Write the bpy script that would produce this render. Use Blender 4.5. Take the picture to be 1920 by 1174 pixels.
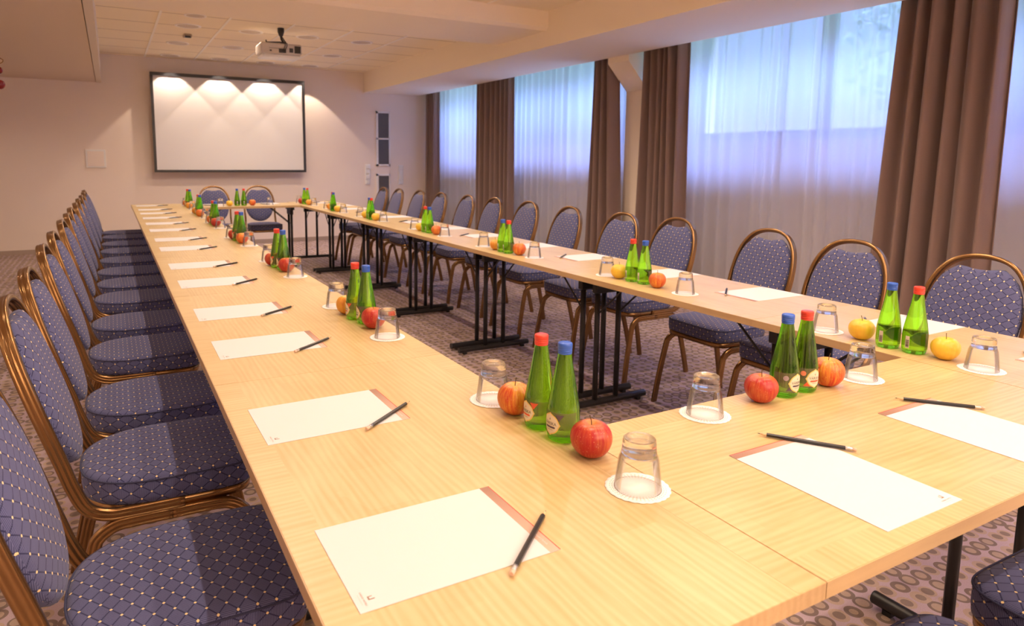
import bpy, math, random
from mathutils import Vector, Matrix
random.seed(7)
PI = math.pi
SC = bpy.context.scene
COL = SC.collection
for o in list(bpy.data.objects):
    bpy.data.objects.remove(o)

# ------------------------------------------------------------------ camera, world, exposure
cam_d = bpy.data.cameras.new('camera')
cam = bpy.data.objects.new('camera', cam_d)
COL.objects.link(cam)
cam_d.sensor_width = 36.0
cam_d.lens = 1262.7 / 1920 * 36.0
cam_d.shift_x = 0.0653 * 1000 / 1920
cam_d.shift_y = -0.1262 * 1000 / 1920
cam_d.clip_start = 0.02
cam_d.clip_end = 200
_c, _s = math.cos(0.4977), math.sin(0.4977)
Rz = Matrix(((_c, -_s, 0), (_s, _c, 0), (0, 0, 1)))
Bm = Matrix(((1, 0, 0), (0, 0, 1), (0, -1, 0)))
_c, _s = math.cos(0.1264), math.sin(0.1264)
Rx = Matrix(((1, 0, 0), (0, _c, -_s), (0, _s, _c)))
_c, _s = math.cos(-0.0091), math.sin(-0.0091)
Rr = Matrix(((_c, -_s, 0), (_s, _c, 0), (0, 0, 1)))
Rwc = (Rr @ Rx @ Bm @ Rz).transposed()
cam.matrix_world = Matrix.Translation((0, 0, 1.29)) @ Rwc.to_4x4()
cam_d.dof.use_dof = True
cam_d.dof.focus_distance = 1.7
cam_d.dof.aperture_fstop = 6.3
SC.camera = cam

SC.view_settings.view_transform = 'Standard'
SC.view_settings.look = 'None'
SC.view_settings.exposure = 0.54
SC.view_settings.gamma = 1.0
SC.view_settings.use_curve_mapping = False
try:
    SC.cycles.use_denoising = True
    SC.cycles.max_bounces = 10
    SC.cycles.diffuse_bounces = 5
    SC.cycles.transmission_bounces = 8
    SC.cycles.transparent_max_bounces = 24
    SC.cycles.sample_clamp_indirect = 6.0
    SC.cycles.blur_glossy = 0.6
except Exception:
    pass

world = bpy.data.worlds.new('sky')
SC.world = world
world.use_nodes = True
wn, wl = world.node_tree.nodes, world.node_tree.links
wn.clear()
w_out = wn.new('ShaderNodeOutputWorld')
w_bg = wn.new('ShaderNodeBackground')
w_bg.inputs['Color'].default_value = (0.28, 0.40, 1.0, 1)
w_tc = wn.new('ShaderNodeTexCoord')
w_sep = wn.new('ShaderNodeSeparateXYZ')
w_mr = wn.new('ShaderNodeMapRange')          # overcast sky: dim towards the horizon, bright overhead
w_mr.interpolation_type = 'SMOOTHSTEP'
w_mr.inputs['From Min'].default_value = 0.30
w_mr.inputs['From Max'].default_value = 0.58
w_mr.inputs['To Min'].default_value = 1.9
w_mr.inputs['To Max'].default_value = 29.0
wl.new(w_tc.outputs['Generated'], w_sep.inputs[0])
wl.new(w_sep.outputs[2], w_mr.inputs['Value'])
wl.new(w_mr.outputs[0], w_bg.inputs['Strength'])
wl.new(w_bg.outputs[0], w_out.inputs[0])

LAMP_COL = (1.0, 0.78, 0.605)
LAMP_W = 21.5          # general downlights
WASH_W = 26.0          # four spots washing the screen

# ------------------------------------------------------------------ materials
def new_mat(name):
    m = bpy.data.materials.new(name)
    m.use_nodes = True
    nt = m.node_tree
    for n in list(nt.nodes):
        nt.nodes.remove(n)
    out = nt.nodes.new('ShaderNodeOutputMaterial')
    return m, nt, out

def N(nt, typ, **kw):
    n = nt.nodes.new(typ)
    for k, v in kw.items():
        if k in n.inputs:
            n.inputs[k].default_value = v
        else:
            setattr(n, k, v)
    return n

def setin(n, vals):
    for k, v in vals.items():
        n.inputs[k].default_value = v

def mth(nt, op, a, b=None, c=None, clamp=False):
    n = nt.nodes.new('ShaderNodeMath')
    n.operation = op
    n.use_clamp = clamp
    for i, v in enumerate((a, b, c)):
        if v is None:
            continue
        if isinstance(v, (int, float)):
            n.inputs[i].default_value = v
        else:
            nt.links.new(v, n.inputs[i])
    return n.outputs[0]

def mixc(nt, fac, a, b):
    n = nt.nodes.new('ShaderNodeMix')
    n.data_type = 'RGBA'
    for sock, v in ((n.inputs[0], fac), (n.inputs[6], a), (n.inputs[7], b)):
        if isinstance(v, (int, float)):
            sock.default_value = v
        elif isinstance(v, tuple):
            sock.default_value = (*v[:3], 1)
        else:
            nt.links.new(v, sock)
    return n.outputs[2]

def principled(nt, out, col=None, rough=0.5, metal=0.0, spec=0.5, **kw):
    p = nt.nodes.new('ShaderNodeBsdfPrincipled')
    if col is not None:
        if isinstance(col, tuple):
            p.inputs['Base Color'].default_value = (*col, 1)
        else:
            nt.links.new(col, p.inputs['Base Color'])
    p.inputs['Roughness'].default_value = rough
    p.inputs['Metallic'].default_value = metal
    p.inputs['Specular IOR Level'].default_value = spec
    for k, v in kw.items():
        p.inputs[k].default_value = v
    nt.links.new(p.outputs[0], out.inputs[0])
    return p

def simple(name, col, rough=0.5, metal=0.0, spec=0.5, noise=0.0, nscale=20.0, bump=0.0, bscale=200.0, **kw):
    m, nt, out = new_mat(name)
    c = col
    tc = None
    if noise or bump:
        tc = N(nt, 'ShaderNodeTexCoord')
    if noise:
        nz = N(nt, 'ShaderNodeTexNoise')
        setin(nz, {'Scale': nscale, 'Detail': 3.0})
        nt.links.new(tc.outputs['Object'], nz.inputs['Vector'])
        c = mixc(nt, nz.outputs['Fac'], tuple(v * (1 - noise) for v in col), tuple(min(1, v * (1 + noise)) for v in col))
    p = principled(nt, out, c, rough, metal, spec, **kw)
    if bump:
        nb = N(nt, 'ShaderNodeTexNoise')
        setin(nb, {'Scale': bscale, 'Detail': 2.0})
        nt.links.new(tc.outputs['Object'], nb.inputs['Vector'])
        b = N(nt, 'ShaderNodeBump')
        setin(b, {'Strength': bump, 'Distance': 0.002})
        nt.links.new(nb.outputs['Fac'], b.inputs['Height'])
        nt.links.new(b.outputs[0], p.inputs['Normal'])
    return m

M = {}
M['wall'] = simple('wall_paint', (0.85, 0.75, 0.66), 0.85, spec=0.2, noise=0.015, nscale=3)
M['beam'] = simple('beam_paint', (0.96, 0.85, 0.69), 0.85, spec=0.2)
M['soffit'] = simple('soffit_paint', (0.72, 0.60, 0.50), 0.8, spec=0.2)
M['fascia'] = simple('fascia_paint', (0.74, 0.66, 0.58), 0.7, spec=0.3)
M['white_trim'] = simple('white_trim', (0.82, 0.80, 0.78), 0.5)
M['baseboard'] = simple('baseboard_wood', (0.42, 0.33, 0.27), 0.5)
M['black'] = simple('black_powder_coat', (0.014, 0.013, 0.014), 0.38, spec=0.5)
M['frame_black'] = simple('screen_frame', (0.02, 0.021, 0.024), 0.3, spec=0.6)
M['screen'] = simple('screen_fabric', (0.74, 0.72, 0.71), 0.6, spec=0.3)
M['plastic'] = simple('white_plastic', (0.80, 0.79, 0.77), 0.35)
M['proj'] = simple('projector_plastic', (0.62, 0.56, 0.50), 0.4)
M['dark'] = simple('dark_plastic', (0.03, 0.028, 0.027), 0.45)
M['grey_slat'] = simple('grille_metal', (0.20, 0.19, 0.19), 0.5, metal=0.3)
M['chrome'] = simple('chrome', (0.8, 0.8, 0.8), 0.15, metal=1.0)
M['bronze'] = simple('bronze_lacquer', (0.29, 0.165, 0.068), 0.24, metal=0.92, noise=0.12, nscale=9)
M['capred'] = simple('red_cap', (0.75, 0.06, 0.035), 0.32)
M['capblue'] = simple('blue_cap', (0.035, 0.12, 0.55), 0.32)
M['paper'] = simple('white_paper', (0.69, 0.67, 0.68), 0.6, spec=0.2)
M['rededge'] = simple('red_print', (0.55, 0.05, 0.03), 0.5)
M['print'] = simple('grey_print', (0.30, 0.19, 0.14), 0.6)
M['printlight'] = simple('light_print', (0.62, 0.48, 0.40), 0.6)
M['pencil'] = simple('pencil_black', (0.016, 0.014, 0.015), 0.3)
M['pencilwood'] = simple('pencil_wood', (0.70, 0.45, 0.25), 0.6)
M['ferrule'] = simple('pencil_ferrule', (0.75, 0.72, 0.70), 0.25, metal=1.0, bump=0.4, bscale=900)
M['eraser'] = simple('pencil_eraser', (0.72, 0.48, 0.36), 0.7)
M['stem'] = simple('apple_stem', (0.10, 0.055, 0.025), 0.7)
M['red_glass'] = simple('red_bauble', (0.22, 0.01, 0.012), 0.15)
M['medallion'] = simple('label_cream', (0.80, 0.72, 0.56), 0.45)
M['label_yellow'] = simple('label_yellow', (0.80, 0.58, 0.16), 0.45)
M['label_red'] = simple('label_red', (0.70, 0.10, 0.04), 0.45)
M['label_plum'] = simple('label_plum', (0.10, 0.065, 0.085), 0.45)
M['label_lilac'] = simple('label_lilac', (0.36, 0.29, 0.31), 0.45)
M['label_coral'] = simple('label_coral', (0.72, 0.22, 0.12), 0.45)
M['ink'] = simple('label_ink', (0.05, 0.045, 0.03), 0.5)
M['barcode_white'] = simple('barcode_white', (0.66, 0.58, 0.48), 0.5)
M['rail'] = simple('ceiling_rail', (0.98, 0.92, 0.82), 0.5)
M['reflector'] = simple('lamp_reflector', (0.60, 0.49, 0.38), 0.5)
M['ringwhite'] = simple('lamp_ring', (0.95, 0.90, 0.84), 0.7, spec=0.2)
M['bark'] = simple('bark', (0.12, 0.09, 0.06), 0.9, noise=0.3, nscale=15)
M['leaf'] = simple('leaf', (0.08, 0.11, 0.07), 0.6, noise=0.4, nscale=3)
M['grass'] = simple('lawn', (0.10, 0.17, 0.05), 0.9, noise=0.3, nscale=4)
M['render_out'] = simple('outside_render', (0.6, 0.6, 0.6), 0.9)

def mat_piping():
    return simple('seat_piping', (0.035, 0.038, 0.095), 0.8, bump=0.3)
M['piping'] = mat_piping()

def mat_fabric():
    m, nt, out = new_mat('navy_dotted_fabric')
    tc = N(nt, 'ShaderNodeTexCoord')
    sep = N(nt, 'ShaderNodeSeparateXYZ'); nt.links.new(tc.outputs['Object'], sep.inputs[0])
    sn = N(nt, 'ShaderNodeSeparateXYZ'); nt.links.new(tc.outputs['Normal'], sn.inputs[0])
    ax = mth(nt, 'ABSOLUTE', sn.outputs[0]); ay = mth(nt, 'ABSOLUTE', sn.outputs[1]); az = mth(nt, 'ABSOLUTE', sn.outputs[2])
    isz = mth(nt, 'GREATER_THAN', az, 0.6)
    isy = mth(nt, 'MULTIPLY', mth(nt, 'GREATER_THAN', ay, ax), mth(nt, 'SUBTRACT', 1.0, isz))
    # u = y except on side faces, where u = x ; v = z except on top faces, where v = x
    u = mth(nt, 'ADD', mth(nt, 'MULTIPLY', sep.outputs[1], mth(nt, 'SUBTRACT', 1.0, isy)), mth(nt, 'MULTIPLY', sep.outputs[0], isy))
    v = mth(nt, 'ADD', mth(nt, 'MULTIPLY', sep.outputs[2], mth(nt, 'SUBTRACT', 1.0, isz)), mth(nt, 'MULTIPLY', sep.outputs[0], isz))
    W_, H_ = 0.047, 0.034
    pu = mth(nt, 'DIVIDE', u, W_); pv = mth(nt, 'DIVIDE', v, H_)
    def cell(off):
        a = mth(nt, 'MULTIPLY', mth(nt, 'SUBTRACT', mth(nt, 'FRACT', mth(nt, 'ADD', pu, off)), 0.5), W_)
        b = mth(nt, 'MULTIPLY', mth(nt, 'SUBTRACT', mth(nt, 'FRACT', mth(nt, 'ADD', pv, off)), 0.5), H_)
        return mth(nt, 'SQRT', mth(nt, 'ADD', mth(nt, 'MULTIPLY', a, a), mth(nt, 'MULTIPLY', b, b)))
    d = mth(nt, 'MINIMUM', cell(0.5), cell(0.0))
    dot = mth(nt, 'LESS_THAN', d, 0.0025)
    def line(s):
        f = mth(nt, 'FRACT', mth(nt, 'ADD', s, 0.5))
        return mth(nt, 'LESS_THAN', mth(nt, 'ABSOLUTE', mth(nt, 'SUBTRACT', f, 0.5)), 0.045)
    ln = mth(nt, 'MAXIMUM', line(mth(nt, 'ADD', pu, pv)), line(mth(nt, 'SUBTRACT', pu, pv)))
    rib = mth(nt, 'MULTIPLY_ADD', mth(nt, 'SINE', mth(nt, 'MULTIPLY', u, 2200.0)), 0.5, 0.5)
    base = mixc(nt, rib, (0.046, 0.054, 0.135), (0.155, 0.162, 0.315))
    base = mixc(nt, ln, base, (0.034, 0.038, 0.105))
    col = mixc(nt, dot, base, (0.92, 0.72, 0.38))
    p = principled(nt, out, col, 0.85, spec=0.15)
    p.inputs['Sheen Weight'].default_value = 0.1
    b = N(nt, 'ShaderNodeBump'); setin(b, {'Strength': 0.35, 'Distance': 0.001})
    nt.links.new(mth(nt, 'SUBTRACT', mth(nt, 'MULTIPLY', rib, 0.3), ln), b.inputs['Height'])
    nt.links.new(b.outputs[0], p.inputs['Normal'])
    return m
M['fabric'] = mat_fabric()

def mat_wood(name, c1, c2, ax_long=1):
    m, nt, out = new_mat(name)
    tc = N(nt, 'ShaderNodeTexCoord')
    mp = N(nt, 'ShaderNodeMapping')
    sc = [75.0, 75.0, 75.0]; sc[ax_long] = 4.0
    mp.inputs['Scale'].default_value = sc
    nt.links.new(tc.outputs['Object'], mp.inputs['Vector'])
    n1 = N(nt, 'ShaderNodeTexNoise'); setin(n1, {'Scale': 1.0, 'Detail': 5.0, 'Roughness': 0.6, 'Distortion': 0.6})
    nt.links.new(mp.outputs[0], n1.inputs['Vector'])
    mp2 = N(nt, 'ShaderNodeMapping'); sc2 = [9.0, 9.0, 9.0]; sc2[ax_long] = 2.5
    mp2.inputs['Scale'].default_value = sc2
    nt.links.new(tc.outputs['Object'], mp2.inputs['Vector'])
    n2 = N(nt, 'ShaderNodeTexNoise'); setin(n2, {'Scale': 1.0, 'Detail': 3.0, 'Distortion': 1.2})
    nt.links.new(mp2.outputs[0], n2.inputs['Vector'])
    # fine crossing flecks of maple
    mp3 = N(nt, 'ShaderNodeMapping'); sc3 = [9.0, 9.0, 9.0]; sc3[ax_long] = 60.0
    mp3.inputs['Scale'].default_value = sc3
    nt.links.new(tc.outputs['Object'], mp3.inputs['Vector'])
    n3 = N(nt, 'ShaderNodeTexNoise'); setin(n3, {'Scale': 1.0, 'Detail': 2.0})
    nt.links.new(mp3.outputs[0], n3.inputs['Vector'])
    wave = N(nt, 'ShaderNodeTexWave'); wave.bands_direction = 'X' if ax_long == 1 else 'Y'
    setin(wave, {'Scale': 22.0, 'Distortion': 7.0, 'Detail': 2.5, 'Detail Scale': 0.8})
    mp4 = N(nt, 'ShaderNodeMapping'); sc4 = [1.0, 1.0, 1.0]; sc4[ax_long] = 0.16
    mp4.inputs['Scale'].default_value = sc4
    nt.links.new(tc.outputs['Object'], mp4.inputs['Vector'])
    nt.links.new(mp4.outputs[0], wave.inputs['Vector'])
    f = mth(nt, 'ADD', mth(nt, 'MULTIPLY', n1.outputs['Fac'], 0.42), mth(nt, 'MULTIPLY', n2.outputs['Fac'], 0.38))
    f = mth(nt, 'ADD', f, mth(nt, 'MULTIPLY', n3.outputs['Fac'], 0.06))
    f = mth(nt, 'ADD', f, mth(nt, 'MULTIPLY', wave.outputs['Fac'], 0.13))
    vs = N(nt, 'ShaderNodeTexVoronoi'); setin(vs, {'Scale': 1.0, 'Randomness': 0.8}); vs.distance = 'CHEBYCHEV'
    mp5 = N(nt, 'ShaderNodeMapping'); sc5 = [5.5, 5.5, 0.0]; sc5[ax_long] = 2.2
    mp5.inputs['Scale'].default_value = sc5
    nt.links.new(tc.outputs['Object'], mp5.inputs['Vector']); nt.links.new(mp5.outputs[0], vs.inputs['Vector'])
    sv = N(nt, 'ShaderNodeSeparateColor'); nt.links.new(vs.outputs['Color'], sv.inputs[0])
    f = mth(nt, 'ADD', f, mth(nt, 'MULTIPLY', mth(nt, 'SUBTRACT', sv.outputs[0], 0.5), 0.09))
    r = N(nt, 'ShaderNodeValToRGB')
    r.color_ramp.elements[0].position = 0.30; r.color_ramp.elements[0].color = (*c1, 1)
    r.color_ramp.elements[1].position = 0.66; r.color_ramp.elements[1].color = (*c2, 1)
    nt.links.new(f, r.inputs[0])
    p = principled(nt, out, r.outputs[0], 0.34, spec=0.45)
    return m
M['wood'] = mat_wood('maple_veneer', (0.51, 0.35, 0.145), (0.65, 0.495, 0.255))
M['edge'] = mat_wood('maple_edge', (0.50, 0.32, 0.16), (0.62, 0.43, 0.22))
M['lip'] = mat_wood('maple_lipping', (0.52, 0.36, 0.155), (0.645, 0.49, 0.25), ax_long=0)

def mat_carpet():
    m, nt, out = new_mat('circle_pattern_carpet')
    tc = N(nt, 'ShaderNodeTexCoord')
    nz0 = N(nt, 'ShaderNodeTexNoise'); setin(nz0, {'Scale': 2.0, 'Detail': 1.0})
    nt.links.new(tc.outputs['Object'], nz0.inputs['Vector'])
    vo = N(nt, 'ShaderNodeTexVoronoi'); setin(vo, {'Scale': 17.0, 'Randomness': 0.25})
    vo.voronoi_dimensions = '2D'
    nt.links.new(tc.outputs['Object'], vo.inputs['Vector'])
    sepc = N(nt, 'ShaderNodeSeparateColor'); nt.links.new(vo.outputs['Color'], sepc.inputs[0])
    R_, G_, B_ = sepc.outputs[0], sepc.outputs[1], sepc.outputs[2]
    d = vo.outputs['Distance']                     # in cell units
    r_out = mth(nt, 'MULTIPLY_ADD', R_, 0.10, 0.40)
    r_in = mth(nt, 'MULTIPLY_ADD', G_, 0.12, 0.20)
    inring = mth(nt, 'LESS_THAN', d, r_out)
    indisc = mth(nt, 'LESS_THAN', d, r_in)
    typ = mth(nt, 'GREATER_THAN', B_, 0.5)
    base = mixc(nt, nz0.outputs['Fac'], (0.47, 0.35, 0.39), (0.57, 0.44, 0.445))
    dark = (0.21, 0.155, 0.125); tan = (0.50, 0.37, 0.27)
    ringc = mixc(nt, typ, dark, tan)
    discc = mixc(nt, typ, tan, dark)
    c = mixc(nt, inring, base, ringc)
    c = mixc(nt, mth(nt, 'MULTIPLY', indisc, 0.85), c, discc)
    nf = N(nt, 'ShaderNodeTexNoise'); setin(nf, {'Scale': 350.0, 'Detail': 2.0})
    nt.links.new(tc.outputs['Object'], nf.inputs['Vector'])
    c = mixc(nt, mth(nt, 'MULTIPLY', nf.outputs['Fac'], 0.5), c, (0.16, 0.11, 0.11))
    p = principled(nt, out, c, 0.95, spec=0.1)
    b = N(nt, 'ShaderNodeBump'); setin(b, {'Strength': 0.5, 'Distance': 0.003})
    nt.links.new(nf.outputs['Fac'], b.inputs['Height'])
    nt.links.new(b.outputs[0], p.inputs['Normal'])
    return m
M['carpet'] = mat_carpet()

def mat_tiles():
    m, nt, out = new_mat('ceiling_tile')
    tc = N(nt, 'ShaderNodeTexCoord')
    sep = N(nt, 'ShaderNodeSeparateXYZ'); nt.links.new(tc.outputs['Object'], sep.inputs[0])
    f = mth(nt, 'FRACT', mth(nt, 'DIVIDE', mth(nt, 'ADD', sep.outputs[1], 100 * 0.625 - 6.35), 0.625))
    ln = mth(nt, 'LESS_THAN', mth(nt, 'ABSOLUTE', mth(nt, 'SUBTRACT', f, 0.5)), 0.016)
    nz = N(nt, 'ShaderNodeTexNoise'); setin(nz, {'Scale': 60.0, 'Detail': 4.0})
    nt.links.new(tc.outputs['Object'], nz.inputs['Vector'])
    c = mixc(nt, nz.outputs['Fac'], (0.95, 0.83, 0.63), (0.99, 0.88, 0.68))
    c = mixc(nt, ln, c, (0.52, 0.42, 0.32))
    principled(nt, out, c, 0.9, spec=0.1)
    return m
M['tile'] = mat_tiles()

def mat_curtain():
    m, nt, out = new_mat('brown_curtain_fabric')
    tc = N(nt, 'ShaderNodeTexCoord')
    nz = N(nt, 'ShaderNodeTexNoise'); setin(nz, {'Scale': 400.0, 'Detail': 2.0})
    nt.links.new(tc.outputs['Object'], nz.inputs['Vector'])
    c = mixc(nt, nz.outputs['Fac'], (0.21, 0.14, 0.12), (0.30, 0.21, 0.18))
    p = principled(nt, out, c, 0.8, spec=0.2)
    p.inputs['Sheen Weight'].default_value = 0.3
    return m
M['curtain'] = mat_curtain()

def mat_sheer():
    m, nt, out = new_mat('sheer_voile')
    tr = N(nt, 'ShaderNodeBsdfTransparent'); tl = N(nt, 'ShaderNodeBsdfTranslucent'); df = N(nt, 'ShaderNodeBsdfDiffuse')
    tr.inputs['Color'].default_value = (1, 1, 1, 1)
    tl.inputs['Color'].default_value = (0.92, 0.93, 0.96, 1)
    df.inputs['Color'].default_value = (0.86, 0.86, 0.88, 1)
    m1 = N(nt, 'ShaderNodeMixShader'); m1.inputs[0].default_value = 0.15
    nt.links.new(tl.outputs[0], m1.inputs[1]); nt.links.new(df.outputs[0], m1.inputs[2])
    m2 = N(nt, 'ShaderNodeMixShader')
    # the weave closes up where the cloth turns edge-on
    lw = N(nt, 'ShaderNodeLayerWeight'); lw.inputs['Blend'].default_value = 0.45
    nt.links.new(mth(nt, 'MULTIPLY_ADD', lw.outputs['Facing'], 0.22, 0.74, clamp=True), m2.inputs[0])
    nt.links.new(tr.outputs[0], m2.inputs[1]); nt.links.new(m1.outputs[0], m2.inputs[2])
    nt.links.new(m2.outputs[0], out.inputs[0])
    return m
M['sheer'] = mat_sheer()

def mat_pane():
    m, nt, out = new_mat('window_glass')
    tr = N(nt, 'ShaderNodeBsdfTransparent'); gl = N(nt, 'ShaderNodeBsdfGlossy')
    tr.inputs['Color'].default_value = (0.96, 0.96, 0.97, 1); gl.inputs['Roughness'].default_value = 0.0
    fr = N(nt, 'ShaderNodeFresnel'); fr.inputs['IOR'].default_value = 1.45
    mx = N(nt, 'ShaderNodeMixShader')
    nt.links.new(fr.outputs[0], mx.inputs[0]); nt.links.new(tr.outputs[0], mx.inputs[1]); nt.links.new(gl.outputs[0], mx.inputs[2])
    nt.links.new(mx.outputs[0], out.inputs[0])
    return m
M['pane'] = mat_pane()

def mat_thin_glass():
    m, nt, out = new_mat('tumbler_wall_glass')
    tr = N(nt, 'ShaderNodeBsdfTransparent'); gl = N(nt, 'ShaderNodeBsdfGlossy')
    gl.inputs['Roughness'].default_value = 0.02
    lw = N(nt, 'ShaderNodeLayerWeight'); lw.inputs['Blend'].default_value = 0.25
    nt.links.new(mixc(nt, mth(nt, 'POWER', lw.outputs['Facing'], 3.0), (0.997, 0.997, 0.995), (0.66, 0.63, 0.61)), tr.inputs['Color'])
    mx = N(nt, 'ShaderNodeMixShader')
    nt.links.new(mth(nt, 'MULTIPLY_ADD', lw.outputs['Fresnel'], 0.6, 0.01, clamp=True), mx.inputs[0])
    nt.links.new(tr.outputs[0], mx.inputs[1]); nt.links.new(gl.outputs[0], mx.inputs[2])
    nt.links.new(mx.outputs[0], out.inputs[0])
    return m
M['thin_glass'] = mat_thin_glass()

def mat_glass(name, col, ior, tr_col, fac):
    m, nt, out = new_mat(name)
    g = N(nt, 'ShaderNodeBsdfGlass'); g.inputs['Color'].default_value = (*col, 1); g.inputs['IOR'].default_value = ior
    g.inputs['Roughness'].default_value = 0.0
    tr = N(nt, 'ShaderNodeBsdfTransparent'); tr.inputs['Color'].default_value = (*tr_col, 1)
    mx = N(nt, 'ShaderNodeMixShader'); mx.inputs[0].default_value = fac
    nt.links.new(g.outputs[0], mx.inputs[1]); nt.links.new(tr.outputs[0], mx.inputs[2])
    nt.links.new(mx.outputs[0], out.inputs[0])
    return m
def skin(m, ior=1.55):
    nt = m.node_tree; out = [n for n in nt.nodes if n.type == 'OUTPUT_MATERIAL'][0]
    src = out.inputs[0].links[0].from_socket
    gl = N(nt, 'ShaderNodeBsdfGlossy'); gl.inputs['Roughness'].default_value = 0.03
    fr = N(nt, 'ShaderNodeFresnel'); fr.inputs['IOR'].default_value = ior
    geo = N(nt, 'ShaderNodeNewGeometry')
    mx = N(nt, 'ShaderNodeMixShader')
    nt.links.new(mth(nt, 'MULTIPLY', fr.outputs[0], mth(nt, 'SUBTRACT', 1.0, geo.outputs['Backfacing'])), mx.inputs[0])
    nt.links.new(src, mx.inputs[1]); nt.links.new(gl.outputs[0], mx.inputs[2])
    nt.links.new(mx.outputs[0], out.inputs[0])
    return m
M['green'] = skin(mat_glass('green_bottle_glass', (0.60, 0.97, 0.16), 1.34, (0.55, 0.93, 0.14), 0.22))
M['base_glass'] = mat_glass('tumbler_base_glass', (0.98, 0.98, 0.97), 1.45, (0.97, 0.97, 0.96), 0.18)


def mat_film():
    m, nt, out = new_mat('clear_label_film')
    tr = N(nt, 'ShaderNodeBsdfTransparent'); tr.inputs['Color'].default_value = (0.72, 0.70, 0.55, 1)
    df = N(nt, 'ShaderNodeBsdfDiffuse'); df.inputs['Color'].default_value = (0.32, 0.27, 0.17, 1)
    mx = N(nt, 'ShaderNodeMixShader'); mx.inputs[0].default_value = 0.35
    nt.links.new(tr.outputs[0], mx.inputs[1]); nt.links.new(df.outputs[0], mx.inputs[2])
    nt.links.new(mx.outputs[0], out.inputs[0])
    return m
M['film'] = mat_film()

def mat_apple(name, ca, cb, bias, streak):
    """ca ground colour, cb blush; streaks run from stem to base"""
    m, nt, out = new_mat(name)
    tc = N(nt, 'ShaderNodeTexCoord')
    sep = N(nt, 'ShaderNodeSeparateXYZ'); nt.links.new(tc.outputs['Object'], sep.inputs[0])
    ang = mth(nt, 'ARCTAN2', sep.outputs[1], sep.outputs[0])
    cmb = N(nt, 'ShaderNodeCombineXYZ')
    nt.links.new(mth(nt, 'MULTIPLY', mth(nt, 'SINE', ang), 5.5), cmb.inputs[0])
    nt.links.new(mth(nt, 'MULTIPLY', mth(nt, 'COSINE', ang), 5.5), cmb.inputs[1])
    nt.links.new(mth(nt, 'MULTIPLY', sep.outputs[2], 14.0), cmb.inputs[2])
    n1 = N(nt, 'ShaderNodeTexNoise'); setin(n1, {'Scale': 1.7, 'Detail': 5.0, 'Roughness': 0.7})
    nt.links.new(cmb.outputs[0], n1.inputs['Vector'])
    n2 = N(nt, 'ShaderNodeTexNoise'); setin(n2, {'Scale': 12.0, 'Detail': 2.0})
    nt.links.new(tc.outputs['Object'], n2.inputs['Vector'])
    r2 = mth(nt, 'SQRT', mth(nt, 'ADD', mth(nt, 'MULTIPLY', sep.outputs[0], sep.outputs[0]), mth(nt, 'MULTIPLY', sep.outputs[1], sep.outputs[1])))
    dim = mth(nt, 'MULTIPLY', mth(nt, 'LESS_THAN', r2, 0.03), mth(nt, 'GREATER_THAN', sep.outputs[2], 0.045))
    dimf = mth(nt, 'MULTIPLY', dim, mth(nt, 'MULTIPLY_ADD', r2, -40.0, 1.2, clamp=True))
    f = mth(nt, 'ADD', mth(nt, 'MULTIPLY', mth(nt, 'SUBTRACT', n1.outputs['Fac'], 0.5), streak), mth(nt, 'MULTIPLY', mth(nt, 'SUBTRACT', n2.outputs['Fac'], 0.5), 1.5))
    f = mth(nt, 'SUBTRACT', mth(nt, 'ADD', f, bias), mth(nt, 'MULTIPLY', dimf, 0.7), clamp=True)
    c = mixc(nt, f, ca, cb)
    vo = N(nt, 'ShaderNodeTexVoronoi'); setin(vo, {'Scale': 190.0})
    nt.links.new(tc.outputs['Object'], vo.inputs['Vector'])
    c = mixc(nt, mth(nt, 'MULTIPLY', mth(nt, 'LESS_THAN', vo.outputs['Distance'], 0.16), 0.35), c, (0.8, 0.55, 0.3))
    principled(nt, out, c, 0.33, spec=0.5)
    return m
M['apple_red'] = mat_apple('apple_skin_red', (0.72, 0.26, 0.06), (0.40, 0.010, 0.014), 0.92, 1.3)
M['apple_streaked'] = mat_apple('apple_skin_streaked', (0.80, 0.36, 0.05), (0.56, 0.04, 0.015), 0.66, 2.8)
M['apple_orange'] = mat_apple('apple_skin_orange', (0.82, 0.44, 0.06), (0.66, 0.12, 0.02), 0.42, 2.4)
M['apple_yellow'] = mat_apple('apple_skin_yellow', (0.84, 0.56, 0.055), (0.80, 0.30, 0.04), 0.22, 1.0)

def mat_doily():
    m, nt, out = new_mat('paper_doily')
    tc = N(nt, 'ShaderNodeTexCoord')
    sep = N(nt, 'ShaderNodeSeparateXYZ'); nt.links.new(tc.outputs['Object'], sep.inputs[0])
    r = mth(nt, 'SQRT', mth(nt, 'ADD', mth(nt, 'MULTIPLY', sep.outputs[0], sep.outputs[0]), mth(nt, 'MULTIPLY', sep.outputs[1], sep.outputs[1])))
    ang = mth(nt, 'ARCTAN2', sep.outputs[1], sep.outputs[0])
    band = mth(nt, 'LESS_THAN', mth(nt, 'ABSOLUTE', mth(nt, 'SUBTRACT', r, 0.041)), 0.0065)
    dots = mth(nt, 'MULTIPLY', mth(nt, 'GREATER_THAN', mth(nt, 'SINE', mth(nt, 'MULTIPLY', ang, 44.0)), 0.3),
               mth(nt, 'GREATER_THAN', mth(nt, 'SINE', mth(nt, 'MULTIPLY', r, 1500.0)), 0.35))
    h = mth(nt, 'MULTIPLY', band, dots)
    c = mixc(nt, h, (0.86, 0.84, 0.82), (0.60, 0.42, 0.25))
    principled(nt, out, c, 0.7, spec=0.2)
    return m
M['doily'] = mat_doily()

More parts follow.
